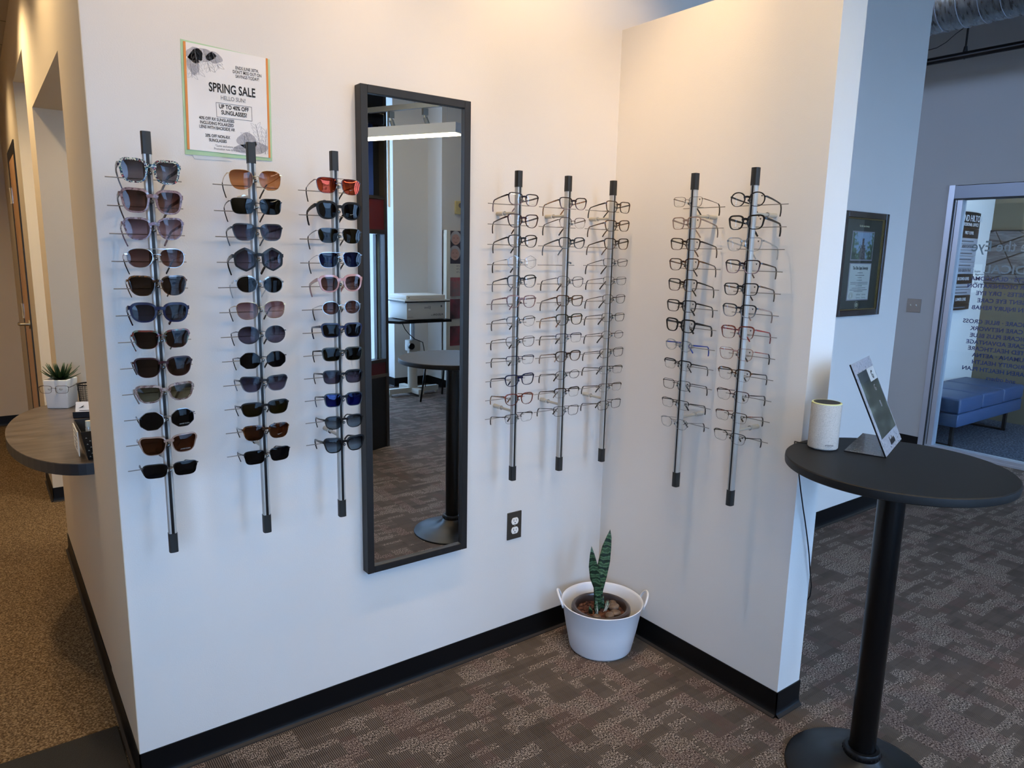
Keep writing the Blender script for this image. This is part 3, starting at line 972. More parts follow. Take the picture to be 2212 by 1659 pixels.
#  (shape, half width mm, half height mm, rim, frame, lens, temple, words)
RODS = [
    dict(x=-1.7605, wall='A', sun=1, where='on the leftmost rod', items=[
        ('square', 71, 25, 'over', 'floral', 'grey', 'smoke', 'floral multicoloured square sunglasses'),
        ('square', 72, 25.5, 'over', 'mauve', 'brown', 'brown', 'translucent mauve brown square sunglasses'),
        ('bigcat', 70, 24.5, 'thick', 'lilac', 'mauve', 'mauve', 'lilac tortoise cat-eye sunglasses'),
        ('aviator', 69, 23.5, 'thin', 'silver', 'brown', 'rose', 'silver aviator sunglasses with brown lenses'),
        ('bigcat', 69, 23.5, 'mid', 'tort', 'dkbrown', 'tort', 'dark tortoise square sunglasses'),
        ('softsq', 71, 21, 'over', 'navy', 'greyd', 'burg', 'thick navy square sunglasses'),
        ('cat', 68, 22, 'brow', 'multi', 'dkbrown', 'multi', 'red and green browline sunglasses'),
        ('bigcat', 70, 24, 'mid', 'burg', 'dkbrown', 'gun', 'burgundy cat-eye sunglasses'),
        ('cat', 71, 19, 'over', 'stones', 'olgrey', 'taupe', 'rhinestone-studded sunglasses'),
        ('oct', 70, 24.5, 'thin', 'silver', 'char', 'silver', 'silver octagonal sunglasses with dark lenses'),
        ('cat', 70, 23, 'mid', 'taupe', 'copper', 'rose', 'taupe cat-eye sunglasses with brown lenses'),
        ('rect', 69, 18.5, 'semi', 'gun', 'char', 'gun', 'gunmetal half-rim wrap sunglasses')]),
    dict(x=-1.5015, wall='A', sun=1, where='on the second rod from left', items=[
        ('softsq', 70, 25.5, 'wire', 'gold', 'amber', 'gold', 'gold square sunglasses with tan lenses'),
        ('rect', 69, 20.5, 'thin', 'blackmetal', 'green', 'blackmetal', 'black rectangular sunglasses with green lenses'),
        ('square', 68, 21, 'mid', 'slate', 'violet', 'slate', 'slate grey square sunglasses'),
        ('hex', 70, 25.5, 'over', 'black', 'violet', 'black', 'large black hexagonal sunglasses'),
        ('round', 67, 21.5, 'mid', 'crystal', 'char', 'crystal', 'clear round sunglasses with dark lenses'),
        ('softsq', 68, 23.5, 'wire', 'gold', 'pinkgr', 'gold', 'gold round sunglasses with pink lenses'),
        ('round', 68, 24, 'thin', 'gun', 'violet', 'gun', 'gunmetal round sunglasses with violet lenses'),
        ('oct', 67, 22.5, 'thin', 'blackmetal', 'char', 'gun', 'black metal octagonal sunglasses'),
        ('cat', 66, 20.5, 'mid', 'smoke', 'violet', 'smoke', 'smoke grey cat-eye sunglasses'),
        ('square', 68, 18.5, 'mid', 'black', 'olive', 'black', 'black sunglasses with olive lenses'),
        ('square', 66, 20, 'mid', 'tort', 'copper', 'tort', 'tortoise sunglasses with copper lenses'),
        ('rect', 67, 19.5, 'semi', 'blackmetal', 'char', 'blackmetal', 'black half-rim wrap sunglasses')]),
    dict(x=-1.2632, wall='A', sun=1, where='on the rod beside the mirror', items=[
        ('nav', 68, 21.5, 'thin', 'redblack', 'mirror', 'red', 'red aviator sunglasses with orange mirror lenses'),
        ('softsq', 70, 21.5, 'over', 'matte', 'char', 'matte', 'matte black thick sunglasses'),
        ('nav', 67, 21, 'wire', 'gun', 'olive', 'gun', 'double-bridge aviator sunglasses with olive lenses'),
        ('nav', 67, 21.5, 'wire', 'silver', 'blue', 'silver', 'double-bridge aviator sunglasses with blue lenses'),
        ('softsq', 69, 21, 'over', 'blush', 'brown', 'blush', 'thick blush pink sunglasses'),
        ('round', 62, 19, 'thin', 'silver', 'brown', 'silver', 'silver navigator sunglasses with brown lenses'),
        ('rect', 66, 18.5, 'thick', 'navy', 'char', 'navy', 'navy rectangular sunglasses'),
        ('rect', 66, 18.5, 'mid', 'olive', 'green', 'matte', 'dark olive rectangular sunglasses'),
        ('rect', 65, 18.5, 'mid', 'black', 'violet', 'black', 'black rectangular sunglasses with violet lenses'),
        ('rect', 63, 19, 'mid', 'slate', 'bluemir', 'slate', 'slate sunglasses with blue mirror lenses'),
        ('softsq', 63, 18.5, 'mid', 'black', 'bluegr', 'black', 'small black sunglasses with graded lenses'),
        ('cat', 66, 20.5, 'thick', 'black', 'bluegr', 'black', 'black cat-eye sunglasses with graded lenses')]),
    dict(x=-0.5876, wall='A', sun=0, where='on first rod right of mirror', items=[
        ('square', 66, 18.5, 'mid', 'plum', 'clear', 'plum', 'dark plum square eyeglasses'),
        ('bigcat', 67, 21, 'mid', 'burg', 'clear', 'burg', 'burgundy cat-eye eyeglasses'),
        ('softsq', 65, 19.5, 'mid', 'black', 'clear', 'black', 'black rounded eyeglasses'),
        ('hex', 65, 21, 'wire', 'silver', 'clear', 'silver', 'silver wire hexagonal eyeglasses'),
        ('softsq', 65, 20.5, 'mid', 'smoke', 'clear', 'smoke', 'smoke grey rounded eyeglasses'),
        ('softsq', 66, 20, 'mid', 'mauve', 'clear', 'mauve', 'translucent mauve eyeglasses'),
        ('softsq', 65, 17.5, 'semi', 'gun', 'clear', 'gun', 'gunmetal half-rim eyeglasses'),
        ('softsq', 65, 18.5, 'thin', 'brownmetal', 'clear', 'brownmetal', 'thin brown metal eyeglasses'),
        ('rect', 64, 15.5, 'semi', 'navy', 'clear', 'gun', 'navy half-rim eyeglasses'),
        ('square', 66, 19, 'mid', 'navy', 'clear', 'navy', 'navy square eyeglasses'),
        ('softsq', 65, 19.5, 'mid', 'redtort', 'clear', 'tiptort', 'red tortoise eyeglasses'),
        ('rect', 64, 16.5, 'semi', 'blackmetal', 'clear', 'blackmetal', 'black half-rim eyeglasses')]),
    dict(x=-0.360, wall='A', sun=0, where='on second rod right of mirror', items=[
        ('bigcat', 66, 19.5, 'mid', 'plum', 'clear', 'tiptort', 'plum eyeglasses with tortoise temples'),
        ('softsq', 64, 18.5, 'semi', 'brownmetal', 'clear', 'brownmetal', 'brown metal half-rim eyeglasses'),
        ('softsq', 64, 18.5, 'mid', 'slate', 'clear', 'slate', 'slate grey eyeglasses'),
        None,
        ('softsq', 64, 19, 'thin', 'blackmetal', 'clear', 'gun', 'thin black metal eyeglasses'),
        ('rect', 66, 18, 'mid', 'tort', 'clear', 'tort', 'dark tortoise rectangular eyeglasses'),
        ('square', 66, 18.5, 'mid', 'olive', 'clear', 'tiptort', 'olive square eyeglasses'),
        ('rect', 65, 17, 'semi', 'navy', 'clear', 'black', 'navy and black half-rim eyeglasses'),
        ('softsq', 64, 18, 'mid', 'brown', 'clear', 'taupe', 'brown eyeglasses with taupe temples'),
        ('round', 62, 15.5, 'thin', 'gun', 'clear', 'gun', 'small oval gunmetal eyeglasses'),
        ('rect', 64, 17, 'browsemi', 'brown', 'clear', 'brown', 'brown browline half-rim eyeglasses'),
        ('rect', 64, 18.5, 'thin', 'gun', 'clear', 'gun', 'gunmetal rectangular eyeglasses')]),
    dict(x=-0.1315, wall='A', sun=0, where='on the rod nearest the corner', items=[
        ('rect', 65, 19, 'mid', 'tort', 'clear', 'black', 'tortoise and black square eyeglasses'),
        ('square', 66, 19, 'mid', 'tort', 'clear', 'tort', 'brown tortoise square eyeglasses'),
        ('square', 66, 19, 'mid', 'brown', 'clear', 'brown', 'brown square eyeglasses'),
        ('rect', 66, 14, 'thin', 'blackmetal', 'clear', 'black', 'flat rectangular eyeglasses with wide black temples'),
        ('rect', 62, 15, 'wire', 'gun', 'clear', 'gun', 'thin gunmetal wire eyeglasses'),
        ('softsq', 62, 17, 'thin', 'gun', 'clear', 'brownmetal', 'thin grey metal eyeglasses'),
        ('rect', 62, 15.5, 'thin', 'blackmetal', 'clear', 'blackmetal', 'black metal rectangular eyeglasses'),
        ('round', 61, 15, 'wire', 'redblack', 'clear', 'blackmetal', 'oval dark red wire eyeglasses'),
        ('rect', 65, 17, 'thin', 'blackmetal', 'clear', 'blackmetal', 'wide black metal eyeglasses'),
        ('rect', 65, 15, 'semi', 'blackmetal', 'clear', 'black', 'black half-rim rectangular eyeglasses'),
        ('rect', 64, 15.5, 'semi', 'brownmetal', 'clear', 'brownmetal', 'brown half-rim rectangular eyeglasses'),
        ('rect', 65, 17.5, 'thin', 'gun', 'clear', 'gun', 'gunmetal metal eyeglasses')]),
    dict(x=-0.5134, wall='B', sun=0, where='on left rod of right wall', items=[
        ('rect', 63, 16, 'wire', 'brownmetal', 'clear', 'tort', 'wire eyeglasses with tortoise temples'),
        ('rect', 63, 18.5, 'mid', 'taupe', 'clear', 'taupe', 'translucent taupe eyeglasses'),
        ('rect', 66, 18, 'mid', 'brown', 'clear', 'brown', 'dark brown rectangular eyeglasses'),
        ('square', 66, 18.5, 'mid', 'tort', 'clear', 'tort', 'dark tortoise square eyeglasses'),
        ('rect', 65, 19, 'mid', 'brown', 'clear', 'olive', 'brown eyeglasses with olive temples'),
        ('rect', 66, 18.5, 'mid', 'black', 'clear', 'black', 'black rectangular eyeglasses'),
        ('square', 66, 20, 'thick', 'matte', 'clear', 'black', 'thick matte black eyeglasses'),
        ('round', 62, 17.5, 'mid', 'crystal', 'clear', 'blue', 'clear round eyeglasses with blue temples'),
        ('rect', 63, 16, 'browsemi', 'black', 'clear', 'black', 'black browline half-rim eyeglasses'),
        ('rect', 63, 17, 'thin', 'gun', 'clear', 'gun', 'gunmetal rectangular eyeglasses'),
        ('rect', 63, 16, 'semi', 'blackmetal', 'clear', 'blackmetal', 'black metal half-rim eyeglasses'),
        ('softsq', 62, 18, 'thin', 'silver', 'clear', 'silver', 'silver metal eyeglasses')]),
    dict(x=-0.7535, wall='B', sun=0, where='on right rod of right wall', items=[
        ('round', 66, 20.5, 'mid', 'black', 'clear', 'black', 'black round eyeglasses'),
        ('square', 67, 19.5, 'thick', 'black', 'clear', 'black', 'thick black square eyeglasses'),
        ('square', 66, 19.5, 'mid', 'crystal', 'clear', 'crystal', 'clear crystal eyeglasses'),
        ('square', 66, 19.5, 'mid', 'plum', 'clear', 'brown', 'dark plum square eyeglasses'),
        ('rect', 66, 17.5, 'mid', 'black', 'clear', 'tort', 'black eyeglasses with tortoise temples'),
        ('square', 65, 19, 'mid', 'smoke', 'clear', 'taupe', 'smoke grey square eyeglasses'),
        ('rect', 65, 19, 'brow', 'redtort', 'clear', 'red', 'dark browline eyeglasses with red temples'),
        ('square', 65, 19, 'thin', 'rose', 'clear', 'red', 'rose metal eyeglasses with red temples'),
        ('square', 65, 18.5, 'browsemi', 'tort', 'clear', 'black', 'tortoise browline half-rim eyeglasses'),
        ('square', 64, 18, 'semi', 'redblack', 'clear', 'brown', 'dark red half-rim eyeglasses'),
        ('rect', 63, 16.5, 'semi', 'brownmetal', 'clear', 'redtort', 'brown half-rim eyeglasses with red temples'),
        ('square', 64, 17.5, 'semi', 'blackmetal', 'clear', 'black', 'black square half-rim eyeglasses')]),
]
ROD_LABEL = [
    'aluminium display rod holding sunglasses, leftmost of all, left of the poster', 'aluminium display rod holding sunglasses, its top just below the poster',
    'aluminium display rod holding sunglasses, directly beside the tall mirror', 'aluminium display rod of eyeglasses, the nearest one right of the mirror',
    'aluminium display rod of eyeglasses with one empty peg, middle of three', 'aluminium display rod of eyeglasses closest to the inner wall corner',
    'aluminium display rod on the partition wall, the one nearer the corner', 'aluminium display rod on the partition wall, the one nearer the round table']
OFF = 0.125
ZT, ZB = 1.877, 0.760
m_rail = M('rail_aluminium', 'b4b4b0', 0.42, metal=0.3)
m_slot = M('rail_slot', '0b0b0d', 0.35)
m_cap = M('rod_cap_charcoal', '1d1f1f', 0.5)
m_arm = M('standoff_satin', 'b7b2a5', 0.4, metal=0.3)
m_peg = thin_glass('clear_peg', 'c4cace', 3.0)
m_pin = M('pin_steel', '8e8a83', 0.35, metal=0.6)

for ri, R in enumerate(RODS):
    if R['wall'] == 'A':
        loc, rz = (R['x'], -OFF, 0), 0.0
    else:
        loc, rz = (-OFF, R['x'], 0), -PI / 2
    t = thing('display_rod', ROD_LABEL[ri], 'display rod', loc, rz, 'wall-mounted display rods')
    # local: -y outward from the wall
    prof = [(-0.0095, 0.009), (-0.0105, 0.004), (-0.0105, -0.004), (-0.0085, -0.0085), (-0.0040, -0.0098), (-0.0034, -0.0070), (0.0034, -0.0070), (0.0040, -0.0098), (0.0085, -0.0085), (0.0105, -0.004), (0.0105, 0.004), (0.0095, 0.009)]
    b = NB(); prism(b, prof, ZB + 0.05, ZT - 0.05, 'z'); obj('rail', b, m_rail, t, smooth='auto')
    b = NB(); box(b, (-0.0033, -0.0088, ZB + 0.05), (0.0033, -0.0072, ZT - 0.05)); obj('slot_strip', b, m_slot, t)
    for z0, z1 in ((ZT - 0.055, ZT), (ZB, ZB + 0.055)):
        b = NB(); prism(b, [(1.1 * u, 1.12 * v) for u, v in [(-0.0095, 0.009), (-0.0105, 0.004), (-0.0105, -0.004), (-0.0085, -0.0085), (-0.003, -0.0102), (0.003, -0.0102), (0.0085, -0.0085), (0.0105, -0.004), (0.0105, 0.004), (0.0095, 0.009)]], z0, z1, 'z')
        obj('end_cap', b, m_cap, t, smooth='auto')
    for z in (1.735, 1.022):
        b = NB()
        cyl(b, (0, 0.009, z), (0, OFF - 0.045, z), 0.0050, seg=14)
        lathe_pts = None
        cyl(b, (0, OFF - 0.040, z), (0, OFF, z), 0.0078, seg=18)
        o = obj('standoff', b, m_arm, t, smooth='auto')
        b = NB(); cyl(b, (0, OFF - 0.046, z), (0, OFF - 0.040, z), 0.0084, seg=18); obj('collar', b, m_chrome, o, smooth='auto')
    for k in range(12):
        z = 1.765 - 0.0703 * k
        b = NB()
        # peg through the slot, then a cross pin behind the rail
        strip(b, [(-0.0, -0.009, z + 0.012), (0, -0.020, z + 0.012), (0, -0.027, z + 0.010)], 0.006, 0.005)
        ball(b, (0.001, -0.0265, z + 0.0095), 0.0050 if R['sun'] else 0.0042, 1, 0.8, 1, 10, 8)
        o = obj('nose_peg', b, m_peg, t, smooth=True)
        b = NB()
        cyl(b, (0, 0.009, z), (0, 0.056, z), 0.0016, seg=8)
        cyl(b, (-0.09, 0.055, z), (0.09, 0.055, z), 0.0014, seg=8)
        obj('cross_pin', b, m_pin, t)
        it = R['items'][k]
        if it is None:
            continue
        sh, w2, hh, rim, fm, lk, tm, words = it
        rnd = random.Random(ri * 40 + k)
        zz = z + 0.0185 + rnd.uniform(-0.0015, 0.0015)
        fy = -0.033 if R['wall'] == 'A' else -0.033
        wl = Vector((R['x'], -OFF + fy, zz)) if R['wall'] == 'A' else Vector((-OFF + fy, R['x'], zz))
        names = 'sunglasses' if R['sun'] else 'eyeglasses'
        mark = None
        if ri == 0 and k in (9, 10):
            mark = 'ANNE KLEIN'
        g = make_glasses(names, sh, w2 / 1000, hh / 1000, rim, fm, lk, tm, words + ', ' + ORD[k] + ' ' + R['where'], 'sunglasses' if R['sun'] else 'glasses', ('sunglasses on ' if R['sun'] else 'eyeglasses on ') + 'rod ' + R['where'][3:].strip(), wl, rz,
                         drop=0.17 + rnd.uniform(-0.05, 0.05), dbl=('double' in words or sh == 'aviator' or 'orange' in words), sticker=(R['wall'] == 'B'), roll=rnd.uniform(-0.03, 0.03), words=mark)
        if (ri, k) in ((2, 0), (2, 1), (1, 10)):
            ln = [c for c in g.children if c.name.startswith('lens')][1]
            b = NB()
            prism(b, [(0.030, -0.0155), (0.0335, -0.0172), (0.044, -0.0125), (0.0345, -0.0155), (0.0320, -0.0150)], 0.0005 - 0.0035, 0.0005 - 0.0028, 'y')
            obj('lens_print', b, M('white_print', 'd8d8d8', 0.5), ln)

# ------------------------------------------------------------------ mirror
t = thing('wall_mirror', 'tall narrow mirror in a black frame hanging on the front wall', 'mirror', (-0.936, 0, 0.4935))
m_mf = pattern('mirror_frame_black', [(0.3, '0d0c0c'), (0.7, '191715')], 30.0, 3.0, 0.5, vec_scale=(1, 1, 0.08))
hw, hh_, fw_ = 0.2025, 1.604, 0.0245
b = NB()
rbox(b, (-hw, -0.042, 0), (-hw + fw_, -0.001, hh_), 0.0012, 1)
rbox(b, (hw - fw_, -0.042, 0), (hw, -0.001, hh_), 0.0012, 1)
rbox(b, (-hw + fw_, -0.042, 0), (hw - fw_, -0.001, fw_), 0.0012, 1)
rbox(b, (-hw + fw_, -0.042, hh_ - fw_), (hw - fw_, -0.001, hh_), 0.0012, 1)
obj('frame', b, m_mf, t)
b = NB(); box(b, (-hw + 0.02, -0.030, 0.02), (hw - 0.02, -0.006, hh_ - 0.02))
mg = M('mirror_silver', 'ebe9e5', 0.0, metal=1.0)
obj('mirror_glass', b, mg, t)

# ------------------------------------------------------------------ sale poster
m_green = pattern('green_paper', [(0.3, 'a8c9a0'), (0.7, 'b4d2ab')], 20.0, rough=0.9)
m_sheet = pattern('poster_paper', [(0.35, 'e2dfdc'), (0.65, 'ece9e5')], 6.0, rough=0.85)
m_otape = M('orange_tape', 'd9893f', 0.6)
m_ink = M('ink_black', '1a1a1c', 0.8)
m_inkg = M('ink_grey', '77777a', 0.8)
m_wash = pattern('ink_wash', [(0.3, 'bcb9bb'), (0.7, 'a6a4a8')], 40.0, 4.0, rough=0.85)
t = thing('sale_poster', 'taped spring sale poster with orange edges on green backing paper', 'poster', (-1.518, 0, 1.995))
b = NB(); prism(b, [(-0.119, 0.147), (0.119, 0.134), (0.115, -0.147), (-0.124, -0.150)], -0.002, -0.0005, 'y'); obj('backing_sheet', b, m_green, t)
b = NB(); prism(b, [(-0.123, -0.118), (-0.118, -0.118), (0.0, -0.158), (-0.100, -0.160)], -0.0012, -0.0003, 'y'); obj('clear_sleeve', b, M('plastic_film', 'c9cbc8', 0.3), t)
b = NB(); prism(b, [(-0.109, 0.1415), (0.110, 0.135), (0.107, -0.139), (-0.114, -0.1365)], -0.0035, -0.0022, 'y'); obj('sheet', b, m_sheet, t)
b = NB(); prism(b, [(-0.113, 0.142), (-0.107, 0.142), (-0.112, -0.137), (-0.118, -0.137)], -0.0048, -0.0036, 'y'); obj('tape_strip', b, m_otape, t)
b = NB(); prism(b, [(0.107, 0.135), (0.1125, 0.135), (0.1095, -0.139), (0.104, -0.139)], -0.0048, -0.0036, 'y'); obj('tape_strip', b, m_otape, t)
YT = -0.0041


def ptxt(s, size, x, z, mat, bold=0.0, xs=0.72, align='CENTER', line=1.0, nm='lettering'):
    return text(nm, s, size, (x, YT, z), (PI / 2, 0, 0), mat, t, align, 0.0001, bold, xs, line=line)


ptxt("ENDS JUNE 30TH,\nDON'T MISS OUT ON\nSAVINGS TODAY!", 0.0118, 0.053, 0.092, m_ink, 0.0001, 0.70, line=0.95)
ptxt('SPRING SALE', 0.0335, 0.010, 0.024, m_ink, 0.0007, 0.66)
ptxt('HELLO SUN!', 0.0155, 0.011, 0.0055, m_inkg, 0.0001, 0.8)
ptxt('UP TO 40% OFF\nSUNGLASSES!', 0.0155, 0.012, -0.018, m_ink, 0.0004, 0.76, line=1.0)
ptxt('40% OFF RX SUNGLASSES\nINCLUDING POLARIZED\nLENS WITH BACKSIDE AR', 0.0115, -0.036, -0.053, m_ink, 0.0002, 0.72, line=1.0)
ptxt('20% OFF NON-RX\nSUNGLASSES', 0.0115, -0.036, -0.098, m_ink, 0.0002, 0.72, line=1.0)
ptxt('*Some exclusions may apply\nPromotion runs thru June 30th', 0.0085, -0.005, -0.122, m_inkg, 0.0, 0.8)
b = NB()
for lo, hi in (((-0.036, YT - 0.0001, -0.0045), (0.061, YT + 0.0003, -0.0033)), ((-0.036, YT - 0.0001, -0.0425), (0.061, YT + 0.0003, -0.0413)), ((-0.0365, YT - 0.0001, -0.0425), (-0.0353, YT + 0.0003, -0.0033)), ((0.0603, YT - 0.0001, -0.0425), (0.0615, YT + 0.0003, -0.0033))):
    box(b, lo, hi)
obj('printed_box', b, m_inkg, t)
# watercolour wash and line-drawn sprays of leaves
b = NB()
for cx_, cz_, rx, rz_ in ((-0.085, 0.112, 0.022, 0.02), (-0.062, 0.116, 0.03, 0.017), (-0.035, 0.113, 0.022, 0.014), (-0.09, 0.090, 0.017, 0.028), (0.045, -0.098, 0.028, 0.022), (0.07, -0.115, 0.034, 0.016), (0.035, -0.122, 0.03, 0.012)):
    pts = [(cx_ + rx * math.cos(a) * (1 + 0.12 * math.sin(3 * a + cx_ * 90)), cz_ + rz_ * math.sin(a) * (1 + 0.1 * math.cos(4 * a))) for a in [2 * PI * i / 24 for i in range(24)]]
    pts = [(min(max(x, -0.107), 0.103), min(max(z, -0.133), 0.132)) for x, z in pts]
    prism(b, pts, YT + 0.0003, YT + 0.0005, 'y')
obj('printed_wash', b, m_wash, t)['kind'] = 'stuff'
b = NB()
rr = random.Random(3)


def leafline(x, z, L, w, a):
    n = 7
    P = [(x + L * i / n * math.cos(a) - w * math.sin(PI * i / n) * math.sin(a), z + L * i / n * math.sin(a) + w * math.sin(PI * i / n) * math.cos(a)) for i in range(n + 1)]
    Q = [(x + L * i / n * math.cos(a) + w * math.sin(PI * i / n) * math.sin(a), z + L * i / n * math.sin(a) - w * math.sin(PI * i / n) * math.cos(a)) for i in range(n + 1)]
    for T in (P, Q):
        tube(b, [(min(max(u, -0.106), 0.102), YT, min(max(v, -0.133), 0.131)) for u, v in T], 0.00022, 4)


for x, z, a, n in ((-0.085, 0.130, -1.45, 6), (-0.062, 0.130, -1.3, 5), (-0.04, 0.128, -1.2, 4), (-0.098, 0.098, -1.5, 4), (0.085, -0.128, 1.75, 7), (0.06, -0.130, 1.9, 5), (0.035, -0.130, 1.5, 4), (0.095, -0.130, 1.5, 6)):
    for i in range(n):
        px, pz = x + math.cos(a) * i * 0.0115, z + math.sin(a) * i * 0.0115
        leafline(px, pz, 0.016 + rr.random() * 0.006, 0.0035, a + 0.75)
        leafline(px, pz, 0.016 + rr.random() * 0.006, 0.0035, a - 0.75)
    tube(b, [(x, YT, z), (min(max(x + math.cos(a) * n * 0.0115, -0.106), 0.102), YT, z + math.sin(a) * n * 0.0115)], 0.0004, 4)
obj('printed_leaves', b, M('ink_pale', '8f8e91', 0.8), t)

# ------------------------------------------------------------------ outlet and switch
m_plate = M('steel_plate_dark', '56524c', 0.35, metal=0.7)
t = thing('wall_outlet', 'double power outlet with dark metal plate low on the wall', 'outlet', (-0.482, 0, 0.5175))
b = NB(); rbox(b, (-0.035, -0.0055, -0.0572), (0.035, 0, 0.0572), 0.002, 2); obj('cover_plate', b, m_plate, t)
for z in (0.0195, -0.0195):
    b = NB()
    pts = []
    for i in range(28):
        a = 2 * PI * i / 28
        pts.append((0.0172 * math.cos(a), z + max(-0.0138, min(0.0138, 0.0172 * math.sin(a)))))
    prism(b, pts, -0.0085, -0.004, 'y')
    o = obj('receptacle', b, m_white, t)
    b = NB()
    box(b, (-0.0078, -0.0088, z - 0.0005), (-0.0054, -0.0080, z + 0.0085)); box(b, (0.0054, -0.0088, z + 0.0005), (0.0074, -0.0080, z + 0.0075)); cyl(b, (0, -0.0088, z - 0.0068), (0, -0.0080, z - 0.0068), 0.0027, seg=10)
    obj('slots', b, m_blackm, o)
b = NB(); cyl(b, (0, -0.0075, 0), (0, -0.005, 0), 0.0032, seg=12); obj('screw', b, m_chrome, t, smooth='auto')

t = thing('light_switch', 'two-toggle light switch with steel plate beside the storefront door', 'light switch', (4.33, 0.728, 1.222), -PI / 2)
b = NB(); rbox(b, (-0.058, -0.006, -0.0575), (0.058, 0, 0.0575), 0.002, 2); obj('cover_plate', b, M('steel_plate', '8d8c8a', 0.35, metal=0.8), t)
for x in (-0.023, 0.023):
    b = NB(); strip(b, [(x, -0.005, -0.002), (x, -0.011, 0.003), (x, -0.017, 0.008)], 0.008, 0.0055); obj('toggle', b, m_white, t)

# ------------------------------------------------------------------ white tub, pot, snake plant
m_tub = M('tub_white', 'dfe0e2', 0.38)
t = thing('tub', 'white plastic tub with two loop handles in the wall corner', 'bucket', (-0.190, -0.2255, 0))
b = NB()
prof = [(0.0, 0.004), (0.118, 0.0), (0.1255, 0.006), (0.128, 0.012), (0.146, 0.10), (0.1625, 0.196), (0.166, 0.2), (0.167, 0.204), (0.1645, 0.206), (0.161, 0.203), (0.158, 0.196), (0.142, 0.10), (0.124, 0.014), (0.0, 0.011)]
lathe(b, prof, seg=64)
obj('body', b, m_tub, t, smooth='auto')
ha = math.atan2(-0.60, 0.80)
for s in (0, 1):
    a = ha + PI * s
    c, q = math.cos(a), math.sin(a)
    b = NB()
    pts = []
    for i in range(15):
        th = PI * i / 14
        w = 0.046 * math.cos(th)
        hgt = 0.052 * math.sin(th) ** 0.8
        rr_ = 0.162 + 0.022 * math.sin(th)
        pts.append((c * rr_ - q * w, q * rr_ + c * w, 0.190 + hgt))
    tube(b, pts, 0.0048, 8)
    obj('handle', b, m_tub, t, smooth=True)

m_pot = M('pot_brown_glaze', '3a2f2b', 0.28, coat=0.3)
m_soil = pattern('potting_bark', [(0.3, '1c100b'), (0.5, '4a2619'), (0.7, '6f4a36')], 60.0, 4.0, rough=0.9)
t = thing('potted_snake_plant', 'young snake plant with two banded leaves in brown pot inside white tub', 'plant', (-0.215, -0.245, 0.0125))
b = NB()
lathe(b, [(0.0, 0.0), (0.082, 0.0), (0.088, 0.004), (0.104, 0.11), (0.108, 0.142), (0.112, 0.158), (0.119, 0.163), (0.1205, 0.172), (0.1185, 0.182), (0.111, 0.186), (0.1035, 0.184), (0.100, 0.178), (0.099, 0.15), (0.0, 0.15)], seg=56)
obj('pot', b, m_pot, t, smooth='auto')
b = NB()
lathe(b, [(0.0, 0.150), (0.05, 0.151), (0.098, 0.149), (0.098, 0.1535), (0.08, 0.1565), (0.05, 0.158), (0.0, 0.160)], seg=32)
for i in range(70):
    a, r_ = rr.random() * 6.28, 0.09 * math.sqrt(rr.random())
    ball(b, (r_ * math.cos(a), r_ * math.sin(a), 0.160), 0.004 + 0.004 * rr.random(), 1.4, 1, 0.7, 6, 4)
obj('soil', b, m_soil, t)


def snake_mat():
    m = M('snake_leaf', '3d5a3a', 0.35)
    tt = NT(m)
    w = tt.n('ShaderNodeTexWave', i_Scale=11.0, i_Distortion=5.0, i_Detail=3.0)
    w.bands_direction = 'Z'
    w.inputs['Detail Scale'].default_value = 2.5
    tt.l(tt.coord(), w.inputs['Vector'])
    tt.l(tt.ramp(w.outputs[1], [(0.15, '16291c'), (0.4, '32503a'), (0.6, '5d7d58'), (0.9, '2f4b33')]), tt.b.inputs['Base Color'])
    return m


m_leaf = snake_mat()


def leaf(b, pts, widths, thick, twist, fold=0.25):
    R = []
    for i, (p, w) in enumerate(zip(pts, widths)):
        p = Vector(p)
        T = (Vector(pts[min(i + 1, len(pts) - 1)]) - Vector(pts[max(i - 1, 0)])).normalized()
        a = twist[i] if isinstance(twist, (list, tuple)) else twist
        X = Vector((math.cos(a), math.sin(a), 0))
        X = (X - T * X.dot(T)).normalized()
        N_ = X.cross(T)
        ring = []
        for u, v in ((-1, fold), (-0.5, 0.06), (0, -0.02), (0.5, 0.06), (1, fold), (0.5, 0.06 - 0.12), (0, -0.02 - 0.15), (-0.5, 0.06 - 0.12)):
            ring.append(b.verts.new(p + X * (u * w) + N_ * (v * w if v > 0 else v * thick * 6)))
        R.append(ring)
    for A, B in zip(R, R[1:]):
        for j in range(8):
            k = (j + 1) % 8
            b.faces.new((A[j], A[k], B[k], B[j]))
    b.faces.new(R[0]); b.faces.new(R[-1][::-1])


vd = math.atan2(1.0, -1.0) - PI / 2   # leaves face the room
va = -0.79
b = NB()
leaf(b, [(-0.012, 0.010, 0.150), (-0.012, 0.006, 0.20), (-0.014, 0.004, 0.255), (-0.002, 0.004, 0.315), (0.012, 0.004, 0.375), (0.022, 0.004, 0.43), (0.031, 0.003, 0.47), (0.0345, 0.002, 0.50)], [0.012, 0.015, 0.019, 0.023, 0.023, 0.018, 0.010, 0.0008], 0.004, va)
obj('leaf', b, m_leaf, t, smooth=True)
b = NB()
leaf(b, [(-0.016, 0.002, 0.150), (-0.019, 0.000, 0.21), (-0.030, -0.004, 0.275), (-0.048, -0.006, 0.325), (-0.060, -0.006, 0.375), (-0.066, -0.005, 0.42), (-0.070, -0.004, 0.455)], [0.010, 0.012, 0.015, 0.0205, 0.018, 0.010, 0.0008], 0.004, va + 0.3)
obj('leaf', b, m_leaf, t, smooth=True)
